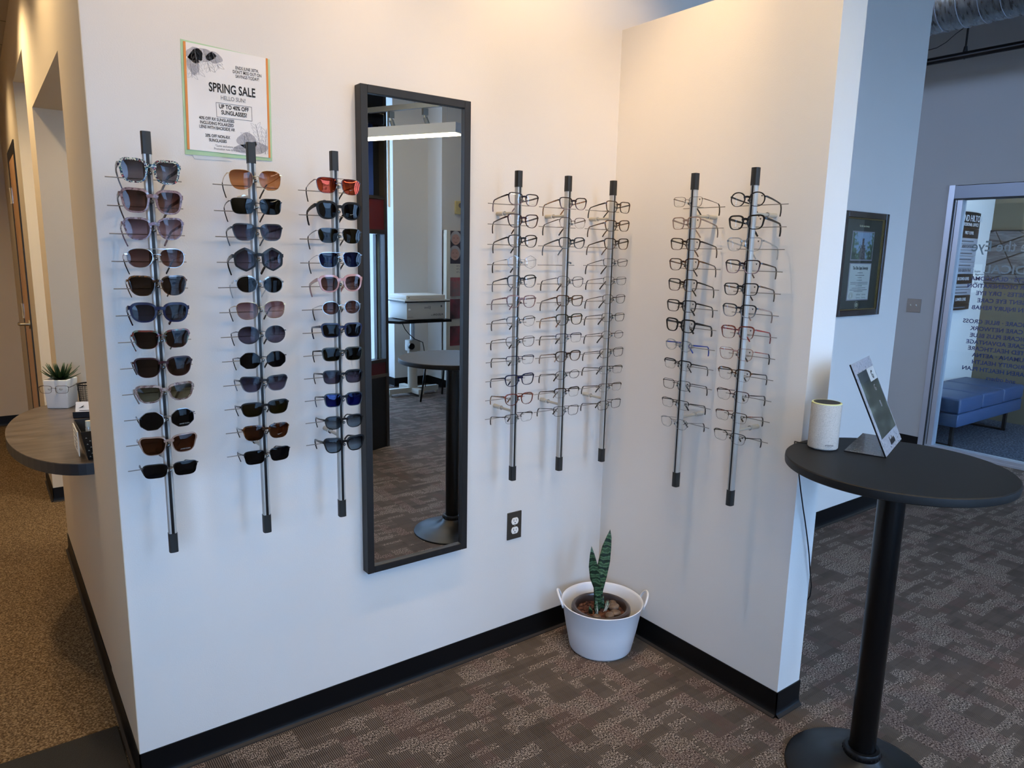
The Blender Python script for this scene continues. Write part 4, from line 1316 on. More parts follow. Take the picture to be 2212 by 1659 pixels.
for dx, dy, hgt in ((-0.034, -0.012, 0.235), (0.018, 0.010, 0.215), (0.030, -0.004, 0.2), (-0.048, 0.006, 0.195)):
    b = NB()
    leaf(b, [(dx, dy, 0.152), (dx * 1.05, dy, 0.152 + (hgt - 0.152) * 0.5), (dx * 1.2, dy, hgt)], [0.008, 0.008, 0.0006], 0.003, va)
    obj('sheath', b, m_leaf, t, smooth=True)
b = NB()
for i in range(9):
    a = rr.uniform(-0.03, 0.03)
    tube(b, [(a - 0.01, -0.014, 0.155), (a * 1.2 - 0.01, -0.022, 0.178), (a * 1.6 - 0.01, -0.024, 0.195 + rr.random() * 0.02)], [0.0016, 0.0012, 0.0004], 5)
obj('dry_fibres', b, M('dry_fibre', 'c9c3ae', 0.8), t)
m_peb = pattern('pebble_brown', [(0.3, '4a382c'), (0.7, '7d6855')], 30.0, 3.0, rough=0.45)
for (dx, dy, r_), lb in zip(((0.052, -0.022, 0.022), (0.022, -0.062, 0.020), (-0.010, -0.062, 0.019), (0.078, 0.012, 0.014), (-0.058, -0.038, 0.015)),
                            ('largest round pebble right of the snake plant stems', 'flat brown pebble at front right of the soil', 'rounded pebble at the front of the brown pot', 'small pebble by the pot rim at far right', 'small pebble left of the snake plant stems')):
    b = NB(); ball(b, (0, 0, 0), r_, 1.15, 0.95, 0.6, 14, 10)
    o = obj('pebble', b, m_peb, smooth=True)
    o.location = (-0.215 + dx, -0.245 + dy, 0.0125 + 0.162 + r_ * 0.45)
    o.rotation_euler = (0, 0, rr.random() * 3)
    tag(o, lb, 'pebble', 'pebbles in the brown pot')

# ------------------------------------------------------------------ round pedestal table
m_ttop = pattern('table_laminate', [(0.3, '121314'), (0.7, '161617')], 60.0, 3.0, rough=0.5)
m_ttop.node_tree.nodes['Principled BSDF'].inputs['Specular IOR Level'].default_value = 0.3
TX, TY, TZ = -0.0381, -1.2453, 1.018
t = thing('pedestal_table', 'tall round black table with one pedestal leg beside the partition', 'table', (TX, TY, 0))
b = NB(); lathe(b, [(0, TZ - 0.026), (0.297, TZ - 0.026), (0.3015, TZ - 0.023), (0.3025, TZ - 0.012), (0.3015, TZ - 0.0025), (0.2985, TZ), (0, TZ)], seg=96); obj('tabletop', b, m_ttop, t, smooth='auto')
b = NB(); cyl(b, (0, 0, 0.06), (0, 0, TZ - 0.03), 0.0375, seg=32); obj('pole', b, M('pole_black', '060607', 0.3, spec=0.3), t, smooth='auto')
b = NB(); lathe(b, [(0.0, 0.0), (0.218, 0.0), (0.2205, 0.004), (0.219, 0.009), (0.20, 0.016), (0.15, 0.026), (0.10, 0.040), (0.068, 0.060), (0.052, 0.078), (0.0, 0.080)], seg=80); obj('base', b, M('base_black', '101112', 0.38, spec=0.4), t, smooth='auto')
b = NB()
lathe(b, [(0.036, 0.074), (0.0505, 0.074), (0.054, 0.080), (0.054, 0.094), (0.050, 0.100), (0.040, 0.101)], seg=40)
for i in range(26):
    a = 2 * PI * i / 26
    ball(b, (0.0535 * math.cos(a), 0.0535 * math.sin(a), 0.087), 0.003, 1, 1, 1.8, 6, 5)
obj('collar', b, m_black, t, smooth='auto')
b = NB(); cyl(b, (0, 0, TZ - 0.034), (0, 0, TZ - 0.026), 0.12, seg=32); obj('mounting_plate', b, m_blackm, t)

# ------------------------------------------------------------------ smart speaker
m_cloth = pattern('speaker_cloth', [(0.35, 'a7a5a0'), (0.5, 'c4c2bd'), (0.65, '918f8b')], 700.0, 1.0, rough=0.9)
EX, EY = -0.0592, -1.0286
t = thing('smart_speaker', 'light grey cloth-covered cylindrical speaker standing on the round table', 'speaker', (EX, EY, TZ))
b = NB(); lathe(b, [(0, 0.003), (0.042, 0.003), (0.0442, 0.006), (0.0442, 0.1405), (0.0435, 0.1430), (0, 0.1430)], seg=48); obj('body', b, m_cloth, t, smooth='auto')
b = NB(); lathe(b, [(0, 0.0), (0.041, 0.0), (0.0425, 0.003), (0, 0.003)], seg=48); obj('foot', b, m_blackm, t)
b = NB(); lathe(b, [(0.0385, 0.1430), (0.0440, 0.1430), (0.0438, 0.1455), (0.0415, 0.1465), (0.0385, 0.1460)], seg=48)
obj('light_ring', b, M('speaker_ring', 'c9cc96', 0.4, emit='dfe68c', es=0.08), t, smooth='auto')
b = NB(); lathe(b, [(0, 0.1432), (0.0385, 0.1432), (0.0385, 0.1462), (0, 0.1458)], seg=48); obj('top_cap', b, m_blackm, t)
va2 = math.atan2(CAM.y - EY, CAM.x - EX) + 0.42
nx, ny = math.cos(va2), math.sin(va2)
o = text('logo', 'amazon', 0.0085, (nx * 0.0446, ny * 0.0446, 0.017), (PI / 2, 0, va2 + PI / 2), m_inkg, t, ext=0.0002, bold=0.0002)
b = NB(); tube(b, [(nx * 0.0446 + ny * u, ny * 0.0446 - nx * u, 0.0145 - 0.0016 * math.cos(u / 0.009 * 1.4)) for u in [-0.008 + 0.002 * i for i in range(9)]], 0.0004, 5); obj('logo_smile', b, m_inkg, t)

# power cord over the table edge, down the partition end
b = NB()
tube(b, [(EX - 0.02, EY + 0.040, TZ + 0.008), (-0.085, -0.968, TZ + 0.006), (-0.078, -0.945, TZ + 0.004), (-0.066, -0.9375, TZ - 0.012), (-0.045, -0.936, 0.97), (-0.020, -0.934, 0.908), (0.006, -0.932, 0.84), (0.032, -0.932, 0.77), (0.052, -0.932, 0.72), (0.078, -0.932, 0.65), (0.098, -0.932, 0.59), (0.118, -0.931, 0.52), (0.137, -0.930, 0.46), (0.142, -0.926, 0.42), (0.139, -0.90, 0.36), (0.139, -0.86, 0.30)], 0.0022, 8)
tag(obj('power_cord', b, m_black, smooth=True), 'thin black cord hanging from the round table down the partition end', 'cord')

# ------------------------------------------------------------------ acrylic sign holder
A_, D_ = Vector((-0.006, -1.200, 0)), Vector((0.2642, -1.1162, 0))
e1 = (D_ - A_).normalized()
ang2 = math.atan2(e1.y, e1.x)
t = thing('sign_holder', 'slanted acrylic sign holder with dark photo standing on the round table', 'sign holder', (A_.x, A_.y, TZ), ang2)
Wd = (D_ - A_).length
m_acr = pattern('marbled_acrylic', [(0.38, '1c1a18'), (0.48, '5f5d58'), (0.52, '2b2926'), (0.66, '8d8b86')], 80.0, 5.0, 0.25, 0.3, dist=2.5)
m_acr2 = pattern('marbled_acrylic_pale', [(0.3, '8d90a0'), (0.5, 'b9bcc8'), (0.7, '9a9daa')], 40.0, 5.0, 0.08, 0.8, dist=2.5)
b = NB(); box(b, (0, 0.0, 0), (Wd, 0.117, 0.003)); obj('base', b, m_acr, t)
th_ = 0.4363                      # leans back 25 degrees
sn, cs = math.sin(th_), math.cos(th_)


def slab(b, x0, x1, l0, l1, o0, o1):
    """box on the leaning panel: x along the edge, l up the panel, o out of its front"""
    P = []
    for o in (o0, o1):
        for x, l in ((x0, l0), (x1, l0), (x1, l1), (x0, l1)):
            P.append(b.verts.new((x, l * sn - o * cs, 0.003 + l * cs + o * sn)))
    for f in ((0, 1, 2, 3), (7, 6, 5, 4), (0, 4, 5, 1), (1, 5, 6, 2), (2, 6, 7, 3), (3, 7, 4, 0)):
        b.faces.new([P[i] for i in f])


b = NB(); slab(b, 0, Wd, 0, 0.292, -0.003, 0.0); obj('panel', b, m_acr2, t)
b = NB(); slab(b, -0.0012, 0.0004, -0.002, 0.293, -0.0042, 0.0002); box(b, (-0.0012, 0.0, -0.0), (0.0004, 0.117, 0.0032)); obj('dark_edge', b, m_black, t)


def photo_mat():
    m = M('display_photo', '2a2c2c', 0.1, coat=0.6)
    tt = NT(m)
    n = tt.n('ShaderNodeTexNoise', i_Scale=14.0, i_Detail=4.0)
    n.inputs['Distortion'].default_value = 1.2
    mp = tt.n('ShaderNodeMapping')
    mp.inputs['Scale'].default_value = (0.5, 1.0, 1.0)
    tt.l(tt.coord(), mp.inputs[0])
    tt.l(mp.outputs[0], n.inputs['Vector'])
    tt.l(tt.ramp(n.outputs[0], [(0.35, '15171a'), (0.47, '24272a'), (0.56, '3b4240'), (0.63, '66706b'), (0.7, '2a3038')]), tt.b.inputs['Base Color'])
    return m


b = NB(); slab(b, 0.028, Wd - 0.012, 0.050, 0.258, 0.0, 0.0012); o = obj('photo_insert', b, photo_mat(), t)
b = NB(); slab(b, 0.165, Wd - 0.012, 0.215, 0.258, 0.0012, 0.0016); obj('pale_patch', b, M('photo_pale', 'b9bec0', 0.3), o)
rot_p = (PI / 2 - th_, 0, 0)


def onp(x, l, o):
    return (x, l * sn - o * cs, 0.003 + l * cs + o * sn)


text('lettering', 'G', 0.036, onp(0.215, 0.222, 0.0018), rot_p, m_black, t, ext=0.0002, bold=0.001)
text('lettering', 'G', 0.030, onp(0.19, 0.183, 0.0014), rot_p, m_inkg, t, ext=0.0002)
text('lettering', 'B', 0.030, onp(0.185, 0.130, 0.0014), rot_p, m_inkg, t, ext=0.0002)
text('lettering', 'bebe', 0.034, onp(Wd * 0.55, 0.014, 0.0006), rot_p, m_black, t, ext=0.0003, bold=0.001, spacing=1.1)

# ------------------------------------------------------------------ framed diploma
m_mah = pattern('mahogany', [(0.3, '1c0a0b'), (0.7, '2e1113')], 30.0, 3.0, 0.22, 0.6, vec_scale=(1, 1, 0.2))
t = thing('framed_diploma', 'dark wood framed university diploma with a campus photo above it', 'framed picture', (1.977, 0, 1.571))
fx, fz = 0.243, 0.294
b = NB()
for (x0, z0, x1, z1) in ((-fx, -fz, -fx + 0.035, fz), (fx - 0.035, -fz, fx, fz), (-fx + 0.035, -fz, fx - 0.035, -fz + 0.035), (-fx + 0.035, fz - 0.035, fx - 0.035, fz)):
    rbox(b, (x0, -0.028, z0), (x1, 0, z1), 0.004, 2)
obj('frame', b, m_mah, t)
b = NB()
i1, i2 = fx - 0.035, fz - 0.035
for (x0, z0, x1, z1) in ((-i1, -i2, -i1 + 0.006, i2), (i1 - 0.006, -i2, i1, i2), (-i1, -i2, i1, -i2 + 0.006), (-i1, i2 - 0.006, i1, i2)):
    box(b, (x0, -0.022, z0), (x1, -0.004, z1))
obj('gilt_lip', b, M('gilt', '8a7448', 0.25, metal=0.9), t)
b = NB(); box(b, (-i1, -0.010, -i2), (i1, -0.004, i2)); obj('mat_board', b, M('mat_black', '14171a', 0.7), t)
b = NB(); box(b, (-0.120, -0.0115, 0.022), (0.120, -0.0098, 0.188)); obj('campus_photo_border', b, M('photo_border', '9b95a2', 0.5), t)


def campus():
    m = M('campus_photo', '5f7464', 0.4)
    tt = NT(m)
    sep = tt.n('ShaderNodeSeparateXYZ')
    tt.l(tt.coord(), sep.inputs[0])
    n = tt.n('ShaderNodeTexNoise', i_Scale=55.0, i_Detail=5.0)
    tt.l(tt.coord(), n.inputs['Vector'])
    side = tt.math('MULTIPLY', tt.math('ABSOLUTE', sep.outputs[0]), 4.5)
    low = tt.math('MULTIPLY', tt.math('SUBTRACT', 0.125, sep.outputs[2]), 3.0)
    f = tt.math('ADD', tt.math('ADD', side, low), tt.math('MULTIPLY', tt.math('SUBTRACT', n.outputs[0], 0.5), 1.6))
    tt.l(tt.ramp(f, [(0.10, '9db4d0'), (0.30, '8fa8c4'), (0.42, '5d7a52'), (0.7, '24382b')]), tt.b.inputs['Base Color'])
    return m


b = NB(); box(b, (-0.113, -0.0125, 0.029), (0.113, -0.0110, 0.181)); o = obj('campus_photo', b, campus(), t)
b = NB(); box(b, (-0.030, -0.0130, 0.029), (0.030, -0.0122, 0.095)); box(b, (-0.020, -0.0130, 0.095), (0.020, -0.0122, 0.110)); box(b, (-0.010, -0.0130, 0.110), (0.010, -0.0122, 0.148)); obj('tower', b, pattern('tower_stone', [(0.4, '4b4142'), (0.6, '7c7070')], 120.0, 3.0, rough=0.8), o)
b = NB(); box(b, (-0.120, -0.0115, -0.205), (0.120, -0.0098, 0.008)); obj('certificate_border', b, M('photo_border'), t)
b = NB(); box(b, (-0.113, -0.0125, -0.199), (0.113, -0.0110, 0.003)); o = obj('certificate', b, M('certificate_paper', 'dcdcd4', 0.7), t)
DY = -0.0129
m_cream = M('ink_cream', 'cfc9a8', 0.6)
text('lettering', 'The Ohio State University', 0.0155, (0, DY + 0.002, 0.212), (PI / 2, 0, 0), m_cream, t, ext=0.0002, bold=0.0003, xs=0.66)
text('lettering', 'The Ohio State University', 0.0255, (0, DY, -0.028), (PI / 2, 0, 0), m_ink, t, ext=0.0002, bold=0.0006, xs=0.62)
b = NB()
for z, w in ((-0.048, 0.03), (-0.062, 0.05), (-0.076, 0.022), (-0.090, 0.028), (-0.103, 0.095), (-0.112, 0.095), (-0.123, 0.035), (-0.135, 0.075), (-0.146, 0.095), (-0.154, 0.05)):
    x = -w
    while x < w:
        L = rr.uniform(0.006, 0.016)
        box(b, (x, DY, z), (min(x + L, w), DY + 0.0004, z + 0.0028))
        x += L + 0.003
for x in (0.0, 0.062):
    for z in (-0.172, -0.190):
        tube(b, [(x - 0.02 + 0.005 * i, DY, z + 0.004 * math.sin(i * 2.1)) for i in range(10)], 0.0006, 4)
obj('script_lines', b, M('ink_script', '3c4044', 0.8), t)
b = NB(); tube(b, [(-0.080 + 0.02 * math.cos(a), DY, -0.178 + 0.018 * math.sin(a)) for a in [2 * PI * i / 24 for i in range(24)]], 0.0008, 4, closed=True); tube(b, [(-0.080 + 0.012 * math.cos(a), DY, -0.178 + 0.011 * math.sin(a)) for a in [2 * PI * i / 24 for i in range(24)]], 0.0008, 4, closed=True); obj('seal', b, M('seal_gold', '9a8b55', 0.4), t)
b = NB(); tube(b, [(0.021 * math.cos(a), -0.0105, -0.232 + 0.021 * math.sin(a)) for a in [2 * PI * i / 24 for i in range(24)]], 0.0012, 4, closed=True); cyl(b, (0, -0.0112, -0.232), (0, -0.010, -0.232), 0.013, seg=20); obj('medallion', b, M('medallion', 'a9a790', 0.4), t)
b = NB(); box(b, (-i1, -0.0165, -i2), (i1, -0.0150, i2)); obj('glass', b, thin_glass('picture_glass', 'f6f8f8'), t)

# ------------------------------------------------------------------ storefront, lettering on its glass
m_sf2 = M('storefront_dark', '6f757e', 0.4, metal=0.5)
sf = bpy.data.objects.new('door_1', None); C.objects.link(sf); sf['kind'] = 'structure'
b = NB()
box(b, (4.318, 0.513, 0.0), (4.435, 0.557, 2.21)); box(b, (4.340, 0.497, 0.03), (4.430, 0.513, 2.10)); box(b, (4.345, 0.455, 0.03), (4.425, 0.497, 2.095))
obj('jamb', b, m_steelf, sf)
b = NB(); box(b, (4.318, 0.508, 0.03), (4.335, 0.514, 2.10)); box(b, (4.342, 0.493, 0.03), (4.346, 0.498, 2.10)); obj('gasket', b, m_blackm, sf)
b = NB(); box(b, (4.322, -1.6, 2.105), (4.435, 0.513, 2.205)); obj('header', b, m_sf2, sf)
b = NB(); box(b, (4.328, -1.6, 2.095), (4.43, 0.513, 2.105)); obj('header_shadow_gap', b, m_blackm, sf)
b = NB(); box(b, (4.335, -1.6, 0.0), (4.435, 0.513, 0.045)); box(b, (4.328, -1.6, 0.0), (4.36, 0.513, 0.02)); obj('threshold', b, m_steelf, sf)
b = NB(); box(b, (4.383, -1.6, 0.045), (4.389, 0.455, 2.095)); obj('glass', b, thin_glass('store_glass', 'eef6f6'), sf)
b = NB(); box(b, (4.318, -1.62, 0.0), (4.435, -1.56, 2.21)); obj('jamb', b, m_steelf, sf)
let = thing('window_lettering', 'frosted and blue lettering on the storefront glass, read from outside', 'lettering', (4.3915, 0, 0))
m_frost = M('frosted_vinyl', '9aa6b0', 0.7)
m_blue = M('blue_vinyl', '2c3f7c', 0.6)
RG = (PI / 2, 0, PI / 2)


def gl(s, y, z, size, mat, xs=1.0, bold=0.0):
    text('text_line', s, size, (0.0004, y, z - size * 0.34), RG, mat, let, 'RIGHT', 0.0003, bold, xs)


gl('Inside the Eye', 0.364, 1.727, 0.115, m_frost, 0.92, 0.0012)
gl('MEDICAL', 0.25, 1.546, 0.095, m_frost, 1.08, 0.0015)
b = NB(); box(b, (0.0, -0.5, 1.500), (0.0012, 0.31, 1.504)); obj('rule', b, m_frost, let)
for s, y, z in (('CATARACTS · GLAUCOMA', 0.338, 1.470), ('MACULAR DEGENERATION', 0.358, 1.412), ('DIABETES · DRY EYE', 0.286, 1.354), ('URGENT EYE CARE', 0.269, 1.296), ('BRAIN INJURY REHAB', 0.303, 1.238),
                ('MEDICARE · BLUE CROSS', 0.355, 1.124), ('BLUE CARE NETWORK', 0.292, 1.068), ('MEDICARE PLUS BLUE', 0.289, 1.012), ('MEDICARE ADVANTAGE', 0.310, 0.957), ('UNITED HEALTHCARE', 0.29, 0.905), ('HUMANA · AETNA', 0.252, 0.852), ('PRIORITY HEALTH', 0.249, 0.795), ('MCLAREN HEALTH PLAN', 0.315, 0.738)):
    gl(s, y, z, 0.0455, m_blue, 1.06, 0.0009)
gl('and others', 0.13, 0.675, 0.0455, m_blue, 1.06, 0.0009)

# ------------------------------------------------------------------ lobby
m_sgb = M('sign_black', '14171a', 0.3)
m_sgg = M('sign_strip_grey', 'a9b0bb', 0.35, metal=0.2)
t = thing('directory_sign', 'tall curved building directory sign on the white lobby wall', 'sign', (5.53, 0.90, 1.585))
SW = 0.325


def curved(z0, z1, mat, nm, off=0.0):
    bb = NB()
    n = 12
    F, Bk = [], []
    for i in range(n + 1):
        x = -SW + 2 * SW * i / n
        y = -0.012 - 0.035 * (1 - (x / SW) ** 2) - off
        F.append(bb.verts.new((x, y, z0))); Bk.append(bb.verts.new((x, y, z1)))
    G0, G1 = [bb.verts.new((x, 0, z0)) for x in (-SW, SW)], [bb.verts.new((x, 0, z1)) for x in (-SW, SW)]
    for i in range(n):
        bb.faces.new((F[i], F[i + 1], Bk[i + 1], Bk[i]))
    bb.faces.new(F + [G0[1], G0[0]]); bb.faces.new(Bk + [G1[1], G1[0]]); bb.faces.new((G0[0], F[0], Bk[0], G1[0])); bb.faces.new((F[-1], G0[1], G1[1], Bk[-1])); bb.faces.new((G0[0], G0[1], G1[1], G1[0]))
    return obj(nm, bb, mat, t, smooth='auto')


zt = 0.485
rows = [(0.155, 1, 'GRAND HILTON|PROFESSIONAL OFFICE'), (0.090, 1, 'FIRST LEVEL'), (0.057, 0, ''), (0.057, 0, 'ASSOCIATION'), (0.057, 0, ''), (0.057, 0, ''), (0.057, 0, ''), (0.057, 0, 'THE GREEN PINE'), (0.095, 1, 'SECOND LEVEL'), (0.055, 0, ''), (0.055, 0, ''), (0.085, 1, 'LOWER LEVEL'), (0.06, 1, '')]
for hgt, dark, s in rows:
    curved(zt - hgt + 0.004, zt, m_sgb if dark else m_sgg, 'sign_panel')
    if '|' in s:
        a_, b_ = s.split('|')
        text('lettering', a_, 0.085, (0.0, -0.0495, zt - 0.088), (PI / 2, 0, 0), M('sign_white', 'd9dde2', 0.5), t, ext=0.0008, xs=0.88)
        text('lettering', b_, 0.043, (0.0, -0.0495, zt - 0.132), (PI / 2, 0, 0), M('sign_white'), t, ext=0.0008, xs=0.9)
    elif s:
        text('lettering', s, 0.042, (0.02, -0.0495, zt - hgt * 0.6), (PI / 2, 0, 0), M('sign_white') if dark else M('sign_grey_ink', '5a5f66', 0.5), t, ext=0.0008, xs=0.9)
    else:
        bb = NB(); box(bb, (-0.16, -0.0492, zt - hgt * 0.62), (0.14, -0.046, zt - hgt * 0.62 + 0.012)); obj('small_print', bb, M('sign_grey_ink', '5a5f66', 0.5), t)
    zt -= hgt
t = thing('notice', 'small white paper notice on the white lobby wall beside the directory', 'notice', (5.97, 0.90, 1.44))
b = NB(); box(b, (-0.105, -0.003, -0.14), (0.105, -0.0005, 0.14)); obj('sheet', b, M('notice_paper', 'f0efe8', 0.7), t)
for z in (0.06, -0.02):
    text('lettering', 'Reception\nPlease', 0.034, (0, -0.0036, z), (PI / 2, 0, 0), m_inkg, t, ext=0.0004)

# wall art: photographs of weathered planks laid in a slanted grid
t = thing('wall_art', 'dark unframed panel of slanted weathered planks on the lobby wall', 'artwork', (6.18, 0.10, 1.66), -PI / 2)
# local -y faces the room side (-x in the world)
m_plank = pattern('weathered_plank', [(0.3, '3c3e42'), (0.5, '65686c'), (0.7, '85888b')], 14.0, 6.0, rough=0.7, dist=1.0, vec_scale=(0.35, 1, 2.4))
b = NB(); box(b, (-0.95, -0.02, -0.27), (0.85, -0.001, 0.262)); obj('panel', b, M('art_black', '1d1f23', 0.5), t)
b = NB()
for i in range(-9, 10):
    for j in range(-5, 6):
        # slanted cells, clipped by the panel rectangle
        ux, uz = math.cos(0.52), math.sin(0.52)
        cx0, cz0 = i * 0.235 * ux + j * 0.155 * uz * 0.9, i * 0.235 * uz * 0.72 - j * 0.155 * ux
        q = []
        for a_, c_ in ((-0.112, -0.070), (0.112, -0.070), (0.112, 0.070), (-0.112, 0.070)):
            q.append((cx0 + a_ * ux + c_ * uz * 0.9, cz0 + a_ * uz * 0.72 - c_ * ux))
        if all(-0.94 < u < 0.84 and -0.26 < v < 0.25 for u, v in q):
            prism(b, q, -0.026, -0.019, 'y')
        elif any(-0.94 < u < 0.84 and -0.26 < v < 0.25 for u, v in q):
            q2 = [(min(max(u, -0.94), 0.84), min(max(v, -0.26), 0.25)) for u, v in q]
            ar = abs(sum(q2[k][0] * q2[(k + 1) % 4][1] - q2[(k + 1) % 4][0] * q2[k][1] for k in range(4))) / 2
            if ar > 0.002:
                prism(b, q2, -0.026, -0.019, 'y')
obj('planks', b, m_plank, t)

# bench
m_vin = M('bench_vinyl', '33486b', 0.42)
t = thing('bench', 'blue upholstered bench of three cushions on black loop legs in the lobby', 'bench', (4.48, 0.33, 0))
BLn = 1.42
b = NB(); rbox(b, (0.0, 0.0, 0.20), (BLn, 0.52, 0.315), 0.012, 3); obj('seat_base', b, m_vin, t, smooth='auto')
for i in range(3):
    b = NB(); rbox(b, (i * BLn / 3 + 0.002, -0.005, 0.318), ((i + 1) * BLn / 3 - 0.002, 0.525, 0.45), 0.02, 4); obj('cushion', b, m_vin, t, smooth='auto')
for x in (0.09, BLn - 0.17):
    b = NB()
    box(b, (x, 0.06, 0.0), (x + 0.04, 0.085, 0.20)); box(b, (x, 0.435, 0.0), (x + 0.04, 0.46, 0.20)); box(b, (x, 0.06, 0.0), (x + 0.04, 0.46, 0.018))
    obj('leg', b, m_black, t)

# ------------------------------------------------------------------ overhead: duct, conduit
def duct_mat():
    m = M('galvanised_duct', '9aa4aa', 0.32, metal=0.85)
    tt = NT(m)
    n = tt.n('ShaderNodeTexNoise', i_Scale=14.0, i_Detail=6.0)
    mp = tt.n('ShaderNodeMapping')
    mp.inputs['Scale'].default_value = (1, 4, 1)
    tt.l(tt.coord(), mp.inputs[0]); tt.l(mp.outputs[0], n.inputs['Vector'])
    tt.l(tt.ramp(n.outputs[0], [(0.3, '76828a'), (0.7, 'a7b1b6')]), tt.b.inputs['Base Color'])
    tt.l(tt.ramp(n.outputs[0], [(0.3, (0.2, 0.2, 0.2, 1)), (0.7, (0.42, 0.42, 0.42, 1))]), tt.b.inputs['Roughness'])
    return m


t = thing('air_duct', 'round galvanised spiral duct under the ceiling at upper right', 'duct', (3.2, 0, 3.307))
b = NB(); cyl(b, (0, -4.8, 0), (0, 2.9, 0), 0.20, seg=48); obj('duct_body', b, duct_mat(), t, smooth='auto')
b = NB()
yy = -4.6
while yy < 2.9:
    tube(b, [(0.2015 * math.cos(a), yy, 0.2015 * math.sin(a)) for a in [2 * PI * i / 36 for i in range(36)]], 0.0026, 6, closed=True)
    yy += 0.124
obj('spiral_seam', b, m_steelf, t, smooth=True)
t = thing('conduit_rail', 'black horizontal pipe hung from the ceiling beneath the round duct', 'pipe', (3.75, 0, 3.067))
b = NB(); cyl(b, (0, -4.5, 0), (0, 2.9, 0), 0.0255, seg=20); obj('pipe', b, m_black, t, smooth='auto')
for y in (0.325, -2.2):
    b = NB(); cyl(b, (0, y, 0.02), (0, y, 0.883), 0.007, seg=10); cyl(b, (0, y, 0.015), (0, y, 0.06), 0.017, 0.011, seg=12); cyl(b, (0, y, -0.027), (0, y, -0.02), 0.006, seg=8); obj('hanger', b, m_blackm, t, smooth='auto')
b = NB(); tube(b, [(3.74, 0.28, 3.95), (3.74, 0.29, 3.30), (3.74, 0.335, 3.262), (3.74, 0.40, 3.225), (3.74, 0.46, 3.18), (3.74, 0.52, 3.155), (3.74, 0.58, 3.15), (3.74, 0.90, 3.2), (3.74, 1.3, 3.5), (3.74, 1.4, 3.95)], 0.003, 6)
tag(obj('ceiling_wire', b, m_blackm, smooth=True), 'thin black wire sagging above the black pipe at upper right', 'wire')

# ------------------------------------------------------------------ corridor side: counter and what stands on it
m_ct = pattern('counter_laminate', [(0.3, '453b32'), (0.5, '5d5146'), (0.7, '70645a')], 9.0, 5.0, rough=0.3, dist=0.6, vec_scale=(0.7, 3.0, 1))
m_cte = M('counter_edge', '262324', 0.4)
CT = 0.86
t = thing('counter', 'rounded dark laminate counter passing through the wall opening', 'counter', (WL, 1.14, CT))
pts = [(0.225, -0.568), (0.0, -0.568)]
for i in range(33):
    a = -PI / 2 - PI * i / 32
    pts.append((0.232 * math.cos(a), 0.575 * math.sin(a)))
pts += [(0.0, 0.568), (0.225, 0.568)]
b = NB(); prism(b, pts, -0.003, 0.0, 'z'); obj('worktop', b, m_ct, t)
b = NB(); prism(b, pts, -0.042, -0.003, 'z'); obj('edge', b, m_cte, t)

m_cer = M('ceramic_white', 'dfded8', 0.35)
t = thing('face_planter', 'white cube planter with a face and spiky succulent on the counter', 'planter', (-1.868, 1.625, CT), math.radians(-31))
b = NB()
v = box(b, (-0.047, -0.047, 0.0), (0.047, 0.047, 0.132))
for q in v:
    k = 1.0 if q.co.z > 0.05 else 0.90
    q.co.x *= k * 1.08; q.co.y *= k * 1.08
es = set(e for q in v for e in q.link_edges)
bmesh.ops.bevel(b, geom=list(es), offset=0.005, segments=3, affect='EDGES', profile=0.5)
b.faces.ensure_lookup_table()
tf = max(b.faces, key=lambda f: (f.calc_center_median().z, f.calc_area()))
bmesh.ops.inset_region(b, faces=[tf], thickness=0.004)
for q in tf.verts:
    q.co.z -= 0.016
obj('pot', b, m_cer, t, smooth='auto')
b = NB(); prism(b, [(-0.0095, 0.068), (0.0095, 0.068), (0.0055, 0.098), (-0.0055, 0.098)], -0.067, -0.046, 'y'); obj('nose', b, m_cer, t)
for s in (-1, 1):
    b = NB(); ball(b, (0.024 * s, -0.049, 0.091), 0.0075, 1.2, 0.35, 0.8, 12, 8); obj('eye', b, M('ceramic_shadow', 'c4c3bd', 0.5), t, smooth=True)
b = NB(); box(b, (-0.041, -0.041, 0.114), (0.041, 0.041, 0.1205)); obj('soil', b, m_soil, t)
m_suc = M('succulent_green', '1f3817', 0.45)
for i in range(26):
    a = i * 2.4
    el = 0.25 + 1.15 * (i / 26.0)
    L = 0.075 + 0.02 * rr.random()
    if i > 20:
        L = 0.08
    p = []
    for q in (0, 0.35, 0.7, 1.0):
        r_ = 0.006 + L * q * math.cos(el)
        p.append((r_ * math.cos(a), r_ * math.sin(a), 0.124 + L * q * math.sin(el) - 0.0 * q + 0.010 * q * q * (1 if el < 0.8 else 0)))
    b = NB(); leaf(b, p, [0.007, 0.0085, 0.0062, 0.0005], 0.0018, a + PI / 2, 0.3); obj('succulent_leaf', b, m_suc, t, smooth=True)
g = make_glasses('eyeglasses', 'rect', 0.064, 0.0165, 'thin', 'brownmetal', 'clear', 'brownmetal', 'thin brown metal eyeglasses worn by the white face planter', 'glasses', None,
                 (-1.868 + 0.0, 1.625, CT + 0.094), math.radians(-31), drop=-0.02, prints=False)
fwd = Vector((math.sin(math.radians(-31)), -math.cos(math.radians(-31)), 0))
g.location = Vector((-1.868, 1.625, CT + 0.096)) + fwd * 0.064

